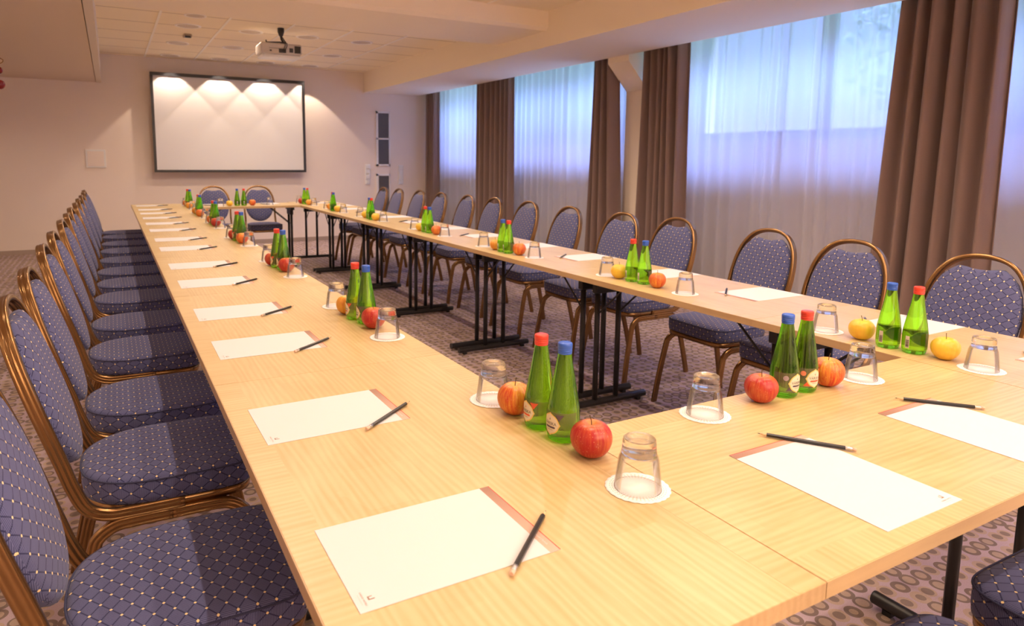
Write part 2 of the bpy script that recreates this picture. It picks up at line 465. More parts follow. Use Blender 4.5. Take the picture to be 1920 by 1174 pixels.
def mat_strip():
    m, nt, out = new_mat('pad_header_print')
    tc = N(nt, 'ShaderNodeTexCoord')
    sep = N(nt, 'ShaderNodeSeparateXYZ'); nt.links.new(tc.outputs['Object'], sep.inputs[0])
    f = mth(nt, 'DIVIDE', mth(nt, 'ADD', sep.outputs[1], 0.105), 0.21, clamp=True)
    c = mixc(nt, f, (0.62, 0.40, 0.30), (0.30, 0.15, 0.10))
    principled(nt, out, c, 0.5)
    return m
M['strip'] = mat_strip()

def mat_padpaper():
    m, nt, out = new_mat('squared_paper')
    tc = N(nt, 'ShaderNodeTexCoord')
    sep = N(nt, 'ShaderNodeSeparateXYZ'); nt.links.new(tc.outputs['Object'], sep.inputs[0])
    def ln(s):
        f = mth(nt, 'FRACT', mth(nt, 'DIVIDE', s, 0.005))
        return mth(nt, 'LESS_THAN', f, 0.07)
    g = mth(nt, 'MAXIMUM', ln(sep.outputs[0]), ln(sep.outputs[1]))
    inx = mth(nt, 'GREATER_THAN', sep.outputs[0], -0.105)
    c = mixc(nt, mth(nt, 'MULTIPLY', mth(nt, 'MULTIPLY', g, inx), 0.35), (0.69, 0.67, 0.68), (0.70, 0.66, 0.64))
    principled(nt, out, c, 0.6, spec=0.2)
    return m
M['padpaper'] = mat_padpaper()

# ------------------------------------------------------------------ mesh building
class MB:
    def __init__(s):
        s.v = []; s.f = []; s.m = []; s.smooth = []
    def add(s, vs, fs, mi=0, smooth=True):
        b = len(s.v)
        s.v += [tuple(p) for p in vs]
        for f in fs:
            s.f.append(tuple(b + i for i in f)); s.m.append(mi); s.smooth.append(smooth)
    def box(s, x0, x1, y0, y1, z0, z1, mi=0, bev=0.0):
        if bev <= 0:
            vs = [(x0, y0, z0), (x1, y0, z0), (x1, y1, z0), (x0, y1, z0), (x0, y0, z1), (x1, y0, z1), (x1, y1, z1), (x0, y1, z1)]
            s.add(vs, [(0, 3, 2, 1), (4, 5, 6, 7), (0, 1, 5, 4), (1, 2, 6, 5), (2, 3, 7, 6), (3, 0, 4, 7)], mi, False)
            return
        b = bev
        lay = []
        for z, i in ((z0, b), (z0 + b, 0), (z1 - b, 0), (z1, b)):
            c = b if i == 0 else b
            ii = i
            pts = [(x0 + ii + (b if ii == 0 else 0), y0 + ii), (x1 - ii - (b if ii == 0 else 0), y0 + ii),
                   (x1 - ii, y0 + ii + (b if ii == 0 else 0)), (x1 - ii, y1 - ii - (b if ii == 0 else 0)),
                   (x1 - ii - (b if ii == 0 else 0), y1 - ii), (x0 + ii + (b if ii == 0 else 0), y1 - ii),
                   (x0 + ii, y1 - ii - (b if ii == 0 else 0)), (x0 + ii, y0 + ii + (b if ii == 0 else 0))]
            lay.append([(px, py, z) for px, py in pts])
        s.loft(lay, mi, closed=True, caps=True, smooth=False)
    def loft(s, rings, mi=0, closed=True, caps=True, smooth=True):
        n = len(rings[0]); vs = [p for r in rings for p in r]; fs = []
        for i in range(len(rings) - 1):
            for j in range(n if closed else n - 1):
                k = (j + 1) % n
                fs.append((i * n + j, i * n + k, (i + 1) * n + k, (i + 1) * n + j))
        s.add(vs, fs, mi, smooth)
        if caps:
            b = len(s.v) - len(vs)
            s.f.append(tuple(b + j for j in reversed(range(n)))); s.m.append(mi); s.smooth.append(False)
            s.f.append(tuple(b + (len(rings) - 1) * n + j for j in range(n))); s.m.append(mi); s.smooth.append(False)
    def lathe(s, prof, n=32, mi=0, c=(0, 0, 0), smooth=True, caps=False):
        rings = [[(c[0] + r * math.cos(2 * PI * j / n), c[1] + r * math.sin(2 * PI * j / n), c[2] + z) for j in range(n)] for r, z in prof]
        s.loft(rings, mi, True, caps, smooth)
    def tube(s, path, rad, n=10, mi=0, caps=True, ref=(0, 0, 1)):
        P = [Vector(p) for p in path]; rings = []
        up = Vector(ref)
        for i, p in enumerate(P):
            t = (P[min(i + 1, len(P) - 1)] - P[max(i - 1, 0)]).normalized()
            a = up - t * up.dot(t)
            if a.length < 1e-4:
                a = Vector((1, 0, 0)) - t * t.x
            a.normalize(); b = t.cross(a); up = a
            r = rad[i] if isinstance(rad, (list, tuple)) else rad
            rings.append([tuple(p + a * (r * math.cos(2 * PI * j / n)) + b * (r * math.sin(2 * PI * j / n))) for j in range(n)])
        s.loft(rings, mi, True, caps)
    def sweep(s, path, narrow, prof, mi=0, caps=True):
        """prof: (narrow, wide) pairs; narrow: direction of the narrow axis at each point"""
        P = [Vector(p) for p in path]; rings = []
        for i, p in enumerate(P):
            t = (P[min(i + 1, len(P) - 1)] - P[max(i - 1, 0)]).normalized()
            a = Vector(narrow[i]); a = (a - t * a.dot(t)).normalized(); b = t.cross(a)
            rings.append([tuple(p + a * q[0] + b * q[1]) for q in prof])
        s.loft(rings, mi, True, caps)
    def prism(s, poly, axis, a0, a1, mi=0):
        """poly in the two other axes, extruded along axis"""
        def P(u, v, w):
            return {'x': (w, u, v), 'y': (u, w, v), 'z': (u, v, w)}[axis]
        n = len(poly)
        vs = [P(u, v, a0) for u, v in poly] + [P(u, v, a1) for u, v in poly]
        fs = [tuple(range(n)), tuple(reversed(range(n, 2 * n)))] + [(j, (j + 1) % n, n + (j + 1) % n, n + j) for j in range(n)]
        s.add(vs, fs, mi, False)
    def build(s, name, mats, parent=None, loc=None):
        me = bpy.data.meshes.new(name)
        me.from_pydata(s.v, [], s.f)
        if not isinstance(mats, (list, tuple)):
            mats = [mats]
        for m in mats:
            me.materials.append(m)
        me.polygons.foreach_set('material_index', s.m)
        me.polygons.foreach_set('use_smooth', s.smooth)
        me.update()
        import bmesh as _bm
        b = _bm.new(); b.from_mesh(me)
        _bm.ops.recalc_face_normals(b, faces=b.faces)
        b.to_mesh(me); b.free()
        o = bpy.data.objects.new(name, me)
        COL.objects.link(o)
        if parent:
            o.parent = parent
        if loc:
            o.location = loc
        return o

def catmull(pts, k=6):
    P = [Vector(p) for p in pts]; out = []
    for i in range(len(P) - 1):
        p0 = P[max(i - 1, 0)]; p1 = P[i]; p2 = P[i + 1]; p3 = P[min(i + 2, len(P) - 1)]
        for j in range(k):
            t = j / k
            out.append(0.5 * ((2 * p1) + (p2 - p0) * t + (2 * p0 - 5 * p1 + 4 * p2 - p3) * t * t + (3 * p1 - p0 - 3 * p2 + p3) * t ** 3))
    out.append(P[-1])
    return out

def empty(name, loc=(0, 0, 0), rz=0.0):
    o = bpy.data.objects.new(name, None)
    COL.objects.link(o)
    o.empty_display_size = 0.1
    o.location = loc
    o.rotation_euler = (0, 0, rz)
    return o

def tag(o, label, cat, group=None):
    o['label'] = label
    o['category'] = cat
    if group:
        o['group'] = group
    elif 'group' in o:
        del o['group']
    return o

def copy_tree(o, parent=None):
    c = o.copy()
    COL.objects.link(c)
    c.parent = parent
    for ch in [x for x in KIDS.get(o.name, [])]:
        k = copy_tree(ch, c)
    return c
KIDS = {}
def remember(o):
    KIDS[o.name] = list(o.children)
    for ch in o.children:
        remember(ch)

def structure(o):
    o['kind'] = 'structure'
    return o

def text_data(s, size):
    cu = bpy.data.curves.new('lettering', 'FONT')
    cu.body = s; cu.size = size; cu.align_x = 'CENTER'; cu.align_y = 'CENTER'; cu.resolution_u = 3
    o = bpy.data.objects.new('lettering', cu)
    COL.objects.link(o)
    dg = bpy.context.evaluated_depsgraph_get()
    ev = o.evaluated_get(dg); me = ev.to_mesh()
    v = [tuple(p.co) for p in me.vertices]; f = [tuple(p.vertices) for p in me.polygons]
    ev.to_mesh_clear()
    bpy.data.objects.remove(o); bpy.data.curves.remove(cu)
    return v, f

# ------------------------------------------------------------------ room
YB = 10.575          # back wall
ZC = 2.663           # ceiling
XL, XR, YF = -3.2, 5.5, -3.0
b = MB(); b.box(XL, XR + 0.3, YF, YB, -0.05, 0.0)
structure(b.build('floor', M['carpet']))
b = MB(); b.box(XL, XR + 0.3, YB, YB + 0.15, 0, 3.0)
structure(b.build('wall_back', M['wall']))
b = MB(); b.box(XL - 0.15, XL, YF, YB, 0, 3.0)
structure(b.build('wall_left', M['wall']))
b = MB(); b.box(XL, XR + 0.3, YF - 0.15, YF, 0, 3.0)
structure(b.build('wall_front', M['wall']))
b = MB()
b.box(-0.04, 3.65, 6.34, YB, ZC, ZC + 0.05)
b.box(-0.04, 3.65, YF, 5.37, ZC, ZC + 0.05)
b.box(XL, XR + 0.3, YF, YB, 2.95, 3.05)
for k in range(6):
    x = 0.50 + 0.6255 * k
    if x < 3.6:
        b.box(x - 0.012, x + 0.012, 6.34, YB, ZC - 0.006, ZC, 1)
        b.box(x - 0.012, x + 0.012, YF, 5.37, ZC - 0.006, ZC, 1)
structure(b.build('ceiling', [M['tile'], M['rail']]))
# cross beam
b = MB(); b.prism([(5.37, ZC + 0.1), (5.37, 2.52), (5.40, 2.49), (6.30, 2.49), (6.34, 2.52), (6.34, ZC + 0.1)], 'x', -0.04, 3.65)
structure(b.build('trim_1', M['beam']))
# long beam above the window side
b = MB(); b.box(3.65, 4.60, YF, YB, 2.347, 2.95)
structure(b.build('trim_2', M['beam']))
# lowered soffit on the left with its fascia strip
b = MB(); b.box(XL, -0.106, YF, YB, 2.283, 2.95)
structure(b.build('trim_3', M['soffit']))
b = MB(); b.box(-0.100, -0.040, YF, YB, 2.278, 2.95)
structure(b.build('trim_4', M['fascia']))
b = MB(); b.box(4.60, XR, YF, YB, 2.70, 2.75)
structure(b.build('trim_5', M['beam']))
b = MB(); b.box(XL, 4.9, YB - 0.012, YB, 0, 0.06)
structure(b.build('baseboard_back', M['baseboard']))
# window wall
SILL, HEAD = 1.50, 2.68
piers = [(-3.0, -2.7), (0.55, 0.95), (5.30, 5.72), (10.30, YB)]
b = MB()
b.box(XR, XR + 0.3, YF, YB, 0, SILL)
b.box(XR, XR + 0.3, YF, YB, HEAD, 3.0)
for y0, y1 in piers:
    b.box(XR, XR + 0.3, y0, y1, SILL, HEAD)
structure(b.build('wall_right', M['wall']))
b = MB(); b.box(5.44, 5.62, YF, YB, SILL - 0.03, SILL + 0.003)
structure(b.build('trim_6', M['white_trim']))
wi = 0
for (a0, a1) in ((-2.7, 0.55), (0.95, 5.30), (5.72, 10.30)):
    n = 3 if a1 - a0 > 4 else 2
    w = (a1 - a0) / n
    for k in range(n):
        wi += 1
        y0, y1 = a0 + k * w, a0 + (k + 1) * w
        b = MB()
        for (ya, yb, za, zb) in ((y0, y0 + 0.06, SILL, HEAD), (y1 - 0.06, y1, SILL, HEAD), (y0, y1, SILL, SILL + 0.09), (y0, y1, HEAD - 0.06, HEAD)):
            b.box(5.54, 5.60, ya, yb, za, zb)
        fr = structure(b.build('window_%d' % wi, M['frame_black'] if False else M['white_trim']))
        fr.data.materials[0] = simple('window_frame_grey_%d' % wi, (0.22, 0.24, 0.27), 0.4)
        b = MB(); b.box(5.567, 5.573, y0 + 0.06, y1 - 0.06, SILL + 0.09, HEAD - 0.06)
        b.build('pane', M['pane'], fr)
# pillar with its slanted bracket
def pillar(y0, y1, name):
    b = MB()
    b.prism([(4.60, 2.70), (4.60, 2.29), (4.86, 2.02), (4.86, 0.0), (XR, 0.0), (XR, 2.70)], 'y', y0, y1)
    return structure(b.build(name, M['beam']))
pillar(5.34, 5.66, 'trim_7')
pillar(0.60, 0.92, 'trim_8')
# outside
b = MB(); b.box(5.8, 30, -12, 24, 1.15, 1.2)
structure(b.build('ground_lawn', M['grass']))

# ------------------------------------------------------------------ tabletops and legs
def make_table(name, w, L):
    """local x across (width w), local y along (length L); origin on the floor under the centre"""
    t = empty(name)
    zt = 0.74
    b = MB()
    b.box(-w / 2 + 0.0015, w / 2 - 0.0015, -L / 2 + 0.0006, L / 2 - 0.0006, zt - 0.024, zt, 0)
    top = b.build('tabletop', M['wood'], t)
    b = MB()
    e = 0.0015
    b.box(-w / 2, -w / 2 + e, -L / 2, L / 2, zt - 0.0245, zt - 0.0006); b.box(w / 2 - e, w / 2, -L / 2, L / 2, zt - 0.0245, zt - 0.0006)
    b.box(-w / 2, w / 2, -L / 2, -L / 2 + 0.001, zt - 0.0245, zt - 0.0006); b.box(-w / 2, w / 2, L / 2 - 0.001, L / 2, zt - 0.0245, zt - 0.0006)
    b.build('edge_banding', M['edge'], top)
    b = MB()
    lw = 0.055
    for sx in (-1, 1):
        x0, x1 = (-w / 2 + 0.0016, -w / 2 + lw) if sx < 0 else (w / 2 - lw, w / 2 - 0.0016)
        b.box(x0, x1, -L / 2 + 0.002, L / 2 - 0.002, zt, zt + 0.0002)
    b.build('lipping', M['lip'], top)
    for s in (-1, 1):
        yy = s * (L / 2 - 0.06)
        for px in (-0.07, 0.07):
            b = MB(); b.tube([(px, yy, 0.045), (px, yy, zt - 0.06)], 0.0145, 12, ref=(1, 0, 0))
            b.build('leg', M['black'], t)
        b = MB()
        fp = [(-w / 2 + 0.015, yy, 0.03), (-w / 2 + 0.02, yy, 0.03), (w / 2 - 0.02, yy, 0.03), (w / 2 - 0.015, yy, 0.03)]
        prof = [(0.019 * math.cos(a) , 0.019 * math.sin(a)) for a in [2 * PI * i / 12 for i in range(12)]]
        b.sweep(fp, [(0, 0, 1)] * 4, prof)
        for sx in (-1, 1):
            b.box(sx * (w / 2 - 0.06) - 0.012, sx * (w / 2 - 0.06) + 0.012, yy - 0.012, yy + 0.012, 0.0, 0.014)
        b.build('foot', M['black'], t)
        b = MB()
        b.box(-0.14, 0.14, yy - 0.022, yy + 0.022, zt - 0.066, zt - 0.025)
        b.box(-0.095, 0.095, yy - 0.018, yy + 0.018, zt - 0.125, zt - 0.06, 0, 0.004)
        b.build('bracket', M['black'], t)
        b = MB()
        y1 = yy - s * 0.26
        for px in (-0.07, 0.07):
            b.tube([(px, yy, 0.50), (px, y1 + s * 0.04, zt - 0.05), (px, y1, zt - 0.03)], 0.005, 8, ref=(1, 0, 0))
        b.build('brace', M['black'], t)
    remember(t)
    return t

def place(proto, used, loc, rz=0.0):
    o = proto if not used else copy_tree(proto)
    o.location = loc
    o.rotation_euler = (0, 0, rz)
    return o

LT = 1.185
LX0, LX1 = 0.194, 0.806
RX0, RX1 = 1.966, 2.538
ORD = ['first', 'second', 'third', 'fourth', 'fifth', 'sixth', 'seventh', 'eighth', 'ninth', 'tenth', 'eleventh', 'twelfth', 'thirteenth', 'fourteenth']
tl = make_table('conference_table', LX1 - LX0 - 0.0006, LT)
for i in range(7):
    o = place(tl, i > 0, ((LX0 + LX1) / 2, 0.505 + LT * (i + 0.5), 0))
    tag(o, 'maple folding table in the left-hand run, %s from the camera' % ORD[i], 'table', 'folding conference tables')
tr_ = make_table('conference_table', RX1 - RX0 - 0.0006, LT)
for i in range(7):
    o = place(tr_, i > 0, ((RX0 + RX1) / 2, 0.395 + LT * (i + 0.5), 0))
    tag(o, 'maple folding table in the window-side run, %s from the camera' % ORD[i], 'table', 'folding conference tables')
tm = make_table('conference_table', 0.560, RX0 - LX1 - 0.0006)
o = place(tm, False, ((RX0 + LX1) / 2, 0.505 + 0.28, 0), PI / 2)
tag(o, 'maple folding table across the near end of the hollow rectangle', 'table', 'folding conference tables')
o = place(tm, True, ((RX0 + LX1) / 2, 8.30, 0), PI / 2)
tag(o, 'maple folding table across the far end below the projection screen', 'table', 'folding conference tables')

# ------------------------------------------------------------------ banquet chairs
def make_chair():
    t = empty('banquet_chair')
    # tube section with three rounded ribs on each broad side: (narrow, wide)
    side = [(0.0035, -0.0162), (0.0075, -0.0140), (0.0092, -0.0110), (0.0080, -0.0082), (0.0068, -0.0058), (0.0083, -0.0034), (0.0089, 0.0),
            (0.0083, 0.0034), (0.0068, 0.0058), (0.0080, 0.0082), (0.0092, 0.0110), (0.0075, 0.0140), (0.0035, 0.0162)]
    prof = side + [(-a, b_) for a, b_ in reversed(side)]
    def bx(z):
        return -0.215 - (z - 0.47) * 0.305
    # back frame arch with both ends bent forward under the seat
    half = [(0.03, 0.190, 0.398), (-0.09, 0.190, 0.398), (-0.150, 0.190, 0.402), (-0.192, 0.189, 0.426), (bx(0.48), 0.186, 0.48),
            (bx(0.55), 0.184, 0.55), (bx(0.62), 0.186, 0.62), (bx(0.69), 0.187, 0.69), (bx(0.76), 0.181, 0.76), (bx(0.82), 0.166, 0.82),
            (bx(0.87), 0.139, 0.87), (bx(0.905), 0.102, 0.905), (bx(0.924), 0.055, 0.924)]
    pts = half + [(bx(0.930), 0, 0.930)] + [(x, -y, z) for x, y, z in reversed(half)]
    path = catmull(pts, 5)
    Nn = Vector((1, 0, 0.305)).normalized()
    nar = []
    for i, p in enumerate(path):
        tg = (path[min(i + 1, len(path) - 1)] - path[max(i - 1, 0)]).normalized()
        if p.z < 0.50:
            nar.append(Vector((0, math.copysign(1, p.y), 0)))
        else:
            a = tg.cross(Nn)
            if a.dot(Vector((0, p.y, (p.z - 0.70)))) < 0:
                a = -a
            nar.append(a)
    # keep the narrow axis turning one way along the path
    b = MB(); b.sweep(path, nar, prof)
    b.build('back_frame', M['bronze'], t)
    # legs
    for sx, fx, kx in ((1, 0.238, 0.176), (-1, -0.255, -0.176)):
        for sy in (1, -1):
            pp = catmull([(0.0, 0.190 * sy, 0.372), (sx * 0.09, 0.190 * sy, 0.372), (sx * 0.135, 0.191 * sy, 0.368), (kx * 0.97, 0.192 * sy, 0.345), (kx * 1.05, 0.194 * sy, 0.31),
                          ((kx + fx) * 0.52, 0.201 * sy, 0.16), (fx, 0.208 * sy, 0.012), (fx, 0.208 * sy, 0.0)], 5)
            b = MB(); b.sweep(pp, [(0, 1, 0)] * len(pp), prof)
            b.build('leg', M['bronze'], t)
    # seat outline
    def outline(k, n=56):
        out = []
        for i in range(n):
            a = 2 * PI * i / n
            c, s_ = math.cos(a), math.sin(a)
            e = 6.0 if c > 0 else 2.5
            rx = 0.212; ry = 0.197
            x = math.copysign(abs(c) ** (2 / e), c) * rx
            y = math.copysign(abs(s_) ** (2 / e), s_) * ry
            out.append((x - (k if x > 0 else -k) * abs(c), y - math.copysign(k, y) * abs(s_) if abs(y) > 1e-6 else y))
        return out
    def ring(k, z):
        if k > 0.03:
            return [(x * (1 - k / 0.2), y * (1 - k / 0.2), z) for x, y in outline(0.0)]
        return [(x, y, z) for x, y in outline(k)]
    b = MB()
    b.loft([ring(0.012, 0.410), ring(0.002, 0.413), ring(0.0, 0.43), ring(0.0, 0.466), ring(0.003, 0.474), ring(0.012, 0.479), ring(0.04, 0.482), ring(0.09, 0.484), ring(0.15, 0.485), ring(0.19, 0.485)])
    seat = b.build('seat', M['fabric'], t)
    b = MB()
    pl = [Vector(p) for p in ring(-0.0003, 0.471)]
    pl.append(pl[0])
    b.tube(pl, 0.0024, 6, caps=False)
    b.build('piping', M['piping'], seat)
    b = MB()
    b.loft([ring(0.018, 0.384), ring(0.007, 0.386), ring(0.005, 0.409), ring(0.018, 0.411)])
    b.build('seat_frame', M['bronze'], t)
    # back pad
    hw = [(0.490, 0.001), (0.494, 0.040), (0.506, 0.075), (0.530, 0.113), (0.565, 0.145), (0.605, 0.165), (0.65, 0.176), (0.70, 0.180), (0.755, 0.174), (0.80, 0.161), (0.84, 0.140), (0.868, 0.112), (0.886, 0.085)]
    right = [(y * 0.955, z) for z, y in hw]
    topc = [(0.055, 0.884), (0.03, 0.879), (0.0, 0.877), (-0.03, 0.879), (-0.055, 0.884)]
    left = [(-y, z) for y, z in reversed(right)]
    poly = right + topc + left
    cy, cz = 0.0, 0.70
    def bring(k, off):
        r = []
        for y, z in poly:
            yy = y * (1 - k); zz = cz + (z - cz) * (1 - k * 0.85)
            x = bx(zz)
            r.append((x + off * Nn.x, yy, zz + off * Nn.z))
        return r
    b = MB()
    b.loft([bring(0.12, -0.016), bring(0.03, -0.014), bring(0.0, -0.004), bring(0.0, 0.008), bring(0.03, 0.017), bring(0.12, 0.024), bring(0.35, 0.031), bring(0.7, 0.034)])
    b.build('backrest', M['fabric'], t)
    remember(t)
    return t

chair = make_chair()
n_ch = [0]
def put_chair(x, y, rz, label, group):
    o = place(chair, n_ch[0] > 0, (x, y, 0), rz)
    n_ch[0] += 1
    tag(o, label, 'chair', group)
left_y = [1.385, 2.02, 2.53, 3.19, 3.73, 4.40, 4.92, 5.44, 6.04, 6.635, 7.20, 7.82, 8.30]
for i, y in enumerate(left_y):
    put_chair(0.100 + random.uniform(-0.006, 0.006), y, random.uniform(-0.02, 0.02), 'navy dotted banquet chair along the left table run, %s from the camera' % ORD[i], 'banquet chairs along the left run')
right_xy = [(1.36, 3.02), (1.89, 3.04), (2.42, 3.12), (3.14, 3.17), (3.61, 3.13), (4.28, 3.16), (4.96, 3.22), (5.57, 3.22), (6.08, 3.20), (6.67, 3.18), (7.24, 3.18), (7.70, 3.10), (8.17, 3.08)]
for i, (y, xt) in enumerate(right_xy):
    put_chair(xt - 0.355, y, PI + random.uniform(-0.03, 0.03), 'navy dotted banquet chair on the window side, %s from the camera' % ORD[i], 'banquet chairs along the window-side run')
put_chair(1.11, 0.405, PI / 2, 'navy dotted banquet chair at near table end, left of two, only seat showing', 'banquet chairs at the near end')
put_chair(1.615, 0.415, PI / 2 - 0.02, 'navy dotted banquet chair at near table end, right of two, cut by right frame', 'banquet chairs at the near end')
put_chair(1.125, 8.68, -PI / 2, 'left of two navy banquet chairs below the projection screen', 'banquet chairs at the far end')
put_chair(1.67, 8.68, -PI / 2, 'right of two navy banquet chairs below the projection screen', 'banquet chairs at the far end')

# ------------------------------------------------------------------ bottles, apples, tumblers
def on_bottle(z):
    """radius of the bottle at height z"""
    P = BOT
    for (r0, z0), (r1, z1) in zip(P, P[1:]):
        if z0 <= z <= z1 and z1 > z0:
            return r0 + (r1 - r0) * (z - z0) / (z1 - z0)
    return 0.03
BOT = [(0.020, 0.0), (0.0275, 0.0008), (0.0305, 0.004), (0.0318, 0.009), (0.0325, 0.016), (0.0328, 0.030), (0.0328, 0.056), (0.0322, 0.064), (0.0308, 0.074), (0.0288, 0.086),
       (0.0262, 0.100), (0.0234, 0.115), (0.0206, 0.130), (0.0180, 0.145), (0.0156, 0.160), (0.0140, 0.170), (0.0130, 0.178)]
def wrap(v2, f, off, zc, a0):
    """flat (x, y) points wrapped round the bottle: x along the circumference, y up"""
    R0 = 0.0328
    vs = []
    for p in v2:
        z = zc + p[1]; r = on_bottle(z) + off; a = a0 + p[0] / R0
        vs.append((r * math.cos(a), r * math.sin(a), z))
    return vs, f
def fan_patch(poly, n=10):
    """concentric refinement of a star-shaped outline about its centroid"""
    cx = sum(p[0] for p in poly) / len(poly); cy = sum(p[1] for p in poly) / len(poly)
    v = [(cx, cy)]; f = []
    m = len(poly)
    for k in range(1, n + 1):
        t = k / n
        v += [(cx + (x - cx) * t, cy + (y - cy) * t) for x, y in poly]
    for j in range(m):
        f.append((0, 1 + j, 1 + (j + 1) % m))
    for k in range(n - 1):
        for j in range(m):
            a = 1 + k * m; c = 1 + (k + 1) * m
            f.append((a + j, c + j, c + (j + 1) % m, a + (j + 1) % m))
    return v, f
def dens(poly, k=4):
    out = []
    for i, p in enumerate(poly):
        q = poly[(i + 1) % len(poly)]
        out += [(p[0] + (q[0] - p[0]) * j / k, p[1] + (q[1] - p[1]) * j / k) for j in range(k)]
    return out
def medal(w, h, n=40):
    """medallion: rounded body with small points at the four ends"""
    out = []
    for i in range(n):
        a = 2 * PI * i / n
        k = 1.0 + 0.13 * max(0, math.cos(4 * a)) ** 6
        out.append((w * k * 0.88 * math.cos(a), h * k * 0.88 * math.sin(a)))
    return out
def circle(r, cx=0, cy=0, n=20):
    return [(cx + r * math.cos(2 * PI * i / n), cy + r * math.sin(2 * PI * i / n)) for i in range(n)]

def make_bottle(cap_mat, accent, badge):
    t = empty('water_bottle')
    b = MB(); b.lathe([(0.0004, 0.004), (0.010, 0.0035), (0.017, 0.002)] + BOT + [(0.0128, 0.181), (0.0004, 0.1812)], 40)
    body = b.build('glass_body', M['green'], t)
    b = MB()
    b.lathe([(0.0133, 0.1785), (0.0142, 0.1790), (0.0144, 0.1815), (0.0137, 0.1825), (0.0137, 0.1838), (0.0144, 0.1846), (0.0144, 0.1862), (0.0139, 0.1868), (0.0145, 0.1876), (0.0145, 0.1935),
             (0.0138, 0.1958), (0.0120, 0.1968), (0.0004, 0.1968)], 32)
    b.lathe([(0.0132, 0.1745), (0.0138, 0.1750), (0.0139, 0.1780), (0.0133, 0.1785)], 32)
    b.build('cap', cap_mat, t)
    # clear film label round most of the body
    b = MB()
    rings = []
    for z in (0.0145, 0.025, 0.04, 0.055, 0.0625):
        rings.append([((on_bottle(z) + 0.0003) * math.cos(a), (on_bottle(z) + 0.0003) * math.sin(a), z) for a in [-1.75 + 3.5 * i / 24 for i in range(25)]])
    b.loft(rings, closed=False, caps=False)
    lab = b.build('label', M['film'], t)
    def patch(name, poly, mat, off, zc, a0=0.0, par=None):
        v, f = fan_patch(poly); v, f = wrap(v, f, off, zc, a0)
        bb = MB(); bb.add(v, f); return bb.build(name, mat, par)
    def letter(name, s, size, mat, off, zc, a0, sx=1.0):
        v, f = text_data(s, size)
        v = [(p[0] * sx, p[1]) for p in v]
        v, f = wrap(v, f, off, zc, a0)
        bb = MB(); bb.add(v, f); return bb
    zc = 0.0375
    # accent corners and round badge
    for tri in ([(-0.028, -0.0185), (-0.010, -0.0185), (-0.018, -0.006)], [(0.030, 0.0215), (0.012, 0.0215), (0.020, 0.008)]):
        bb = MB()
        v, f = fan_patch(dens(tri)); v, f = wrap(v, f, 0.0006, zc, 0.0); bb.add(v, f)
        bb.build('label_corner', accent, lab)
    bb = MB(); v, f = fan_patch(circle(0.0062, -0.0285, 0.0125)); v, f = wrap(v, f, 0.0006, zc, 0.0); bb.add(v, f)
    bb.build('badge', badge, lab)
    bb = MB(); v, f = fan_patch(medal(0.0235, 0.0235)); v, f = wrap(v, f, 0.0007, zc, 0.0); bb.add(v, f)
    bb.build('medallion_border', M['label_yellow'], lab)
    bb = MB(); v, f = fan_patch(medal(0.0208, 0.0208)); v, f = wrap(v, f, 0.0009, zc, 0.0); bb.add(v, f)
    bb.build('medallion', M['medallion'], lab)
    bb = MB(); v, f = fan_patch(dens([(-0.013, -0.0062), (-0.011, -0.0082), (0.011, -0.0082), (0.013, -0.0062), (0.011, -0.0042), (-0.011, -0.0042)])); v, f = wrap(v, f, 0.0011, zc, 0.0); bb.add(v, f)
    v, f = fan_patch([(0, 0.013), (0.0012, 0.0095), (0.0007, 0.0083), (-0.0007, 0.0083), (-0.0012, 0.0095)], 2); v, f = wrap(v, f, 0.0011, zc, 0.0); bb.add(v, f)
    bb.build('pill_mark', accent, lab)
    v, f = text_data('V\u00c4RSKA', 0.0088); v = [(p[0] * 0.95, p[1] + 0.0010) for p in v]
    bb = MB(); v, f = wrap(v, f, 0.0012, zc, 0.0); bb.add(v, f)
    v, f = text_data('ORIGINAAL', 0.0028); v = [(p[0], p[1] - 0.0112) for p in v]; v, f = wrap(v, f, 0.0012, zc, 0.0); bb.add(v, f)
    bb.build('lettering', M['ink'], lab)
    # back label: film strip and barcode
    def backring(z, a1, a2):
        return [((on_bottle(z) + 0.0004) * math.cos(a), (on_bottle(z) + 0.0004) * math.sin(a), z) for a in [a1 + (a2 - a1) * i / 6 for i in range(7)]]
    bb = MB(); bb.loft([backring(z, PI - 0.26, PI + 0.10) for z in (0.017, 0.03, 0.045, 0.0525)], closed=False, caps=False)
    bc = bb.build('barcode', M['barcode_white'], t)
    bb = MB()
    zz = 0.020
    while zz < 0.040:
        h = random.choice((0.0006, 0.001, 0.0016))
        r = on_bottle(zz) + 0.0007
        ring = lambda z: [(r * math.cos(a), r * math.sin(a), z) for a in [PI - 0.22 + 0.28 * i / 4 for i in range(5)]]
        bb.loft([ring(zz), ring(zz + h)], closed=False, caps=False)
        zz += h + random.choice((0.0007, 0.0011))
    bb.build('barcode_bars', M['ink'], bc)
    remember(t)
    return t
bot_blue = make_bottle(M['capblue'], M['label_plum'], M['label_lilac'])
bot_red = make_bottle(M['capred'], M['label_red'], M['label_coral'])

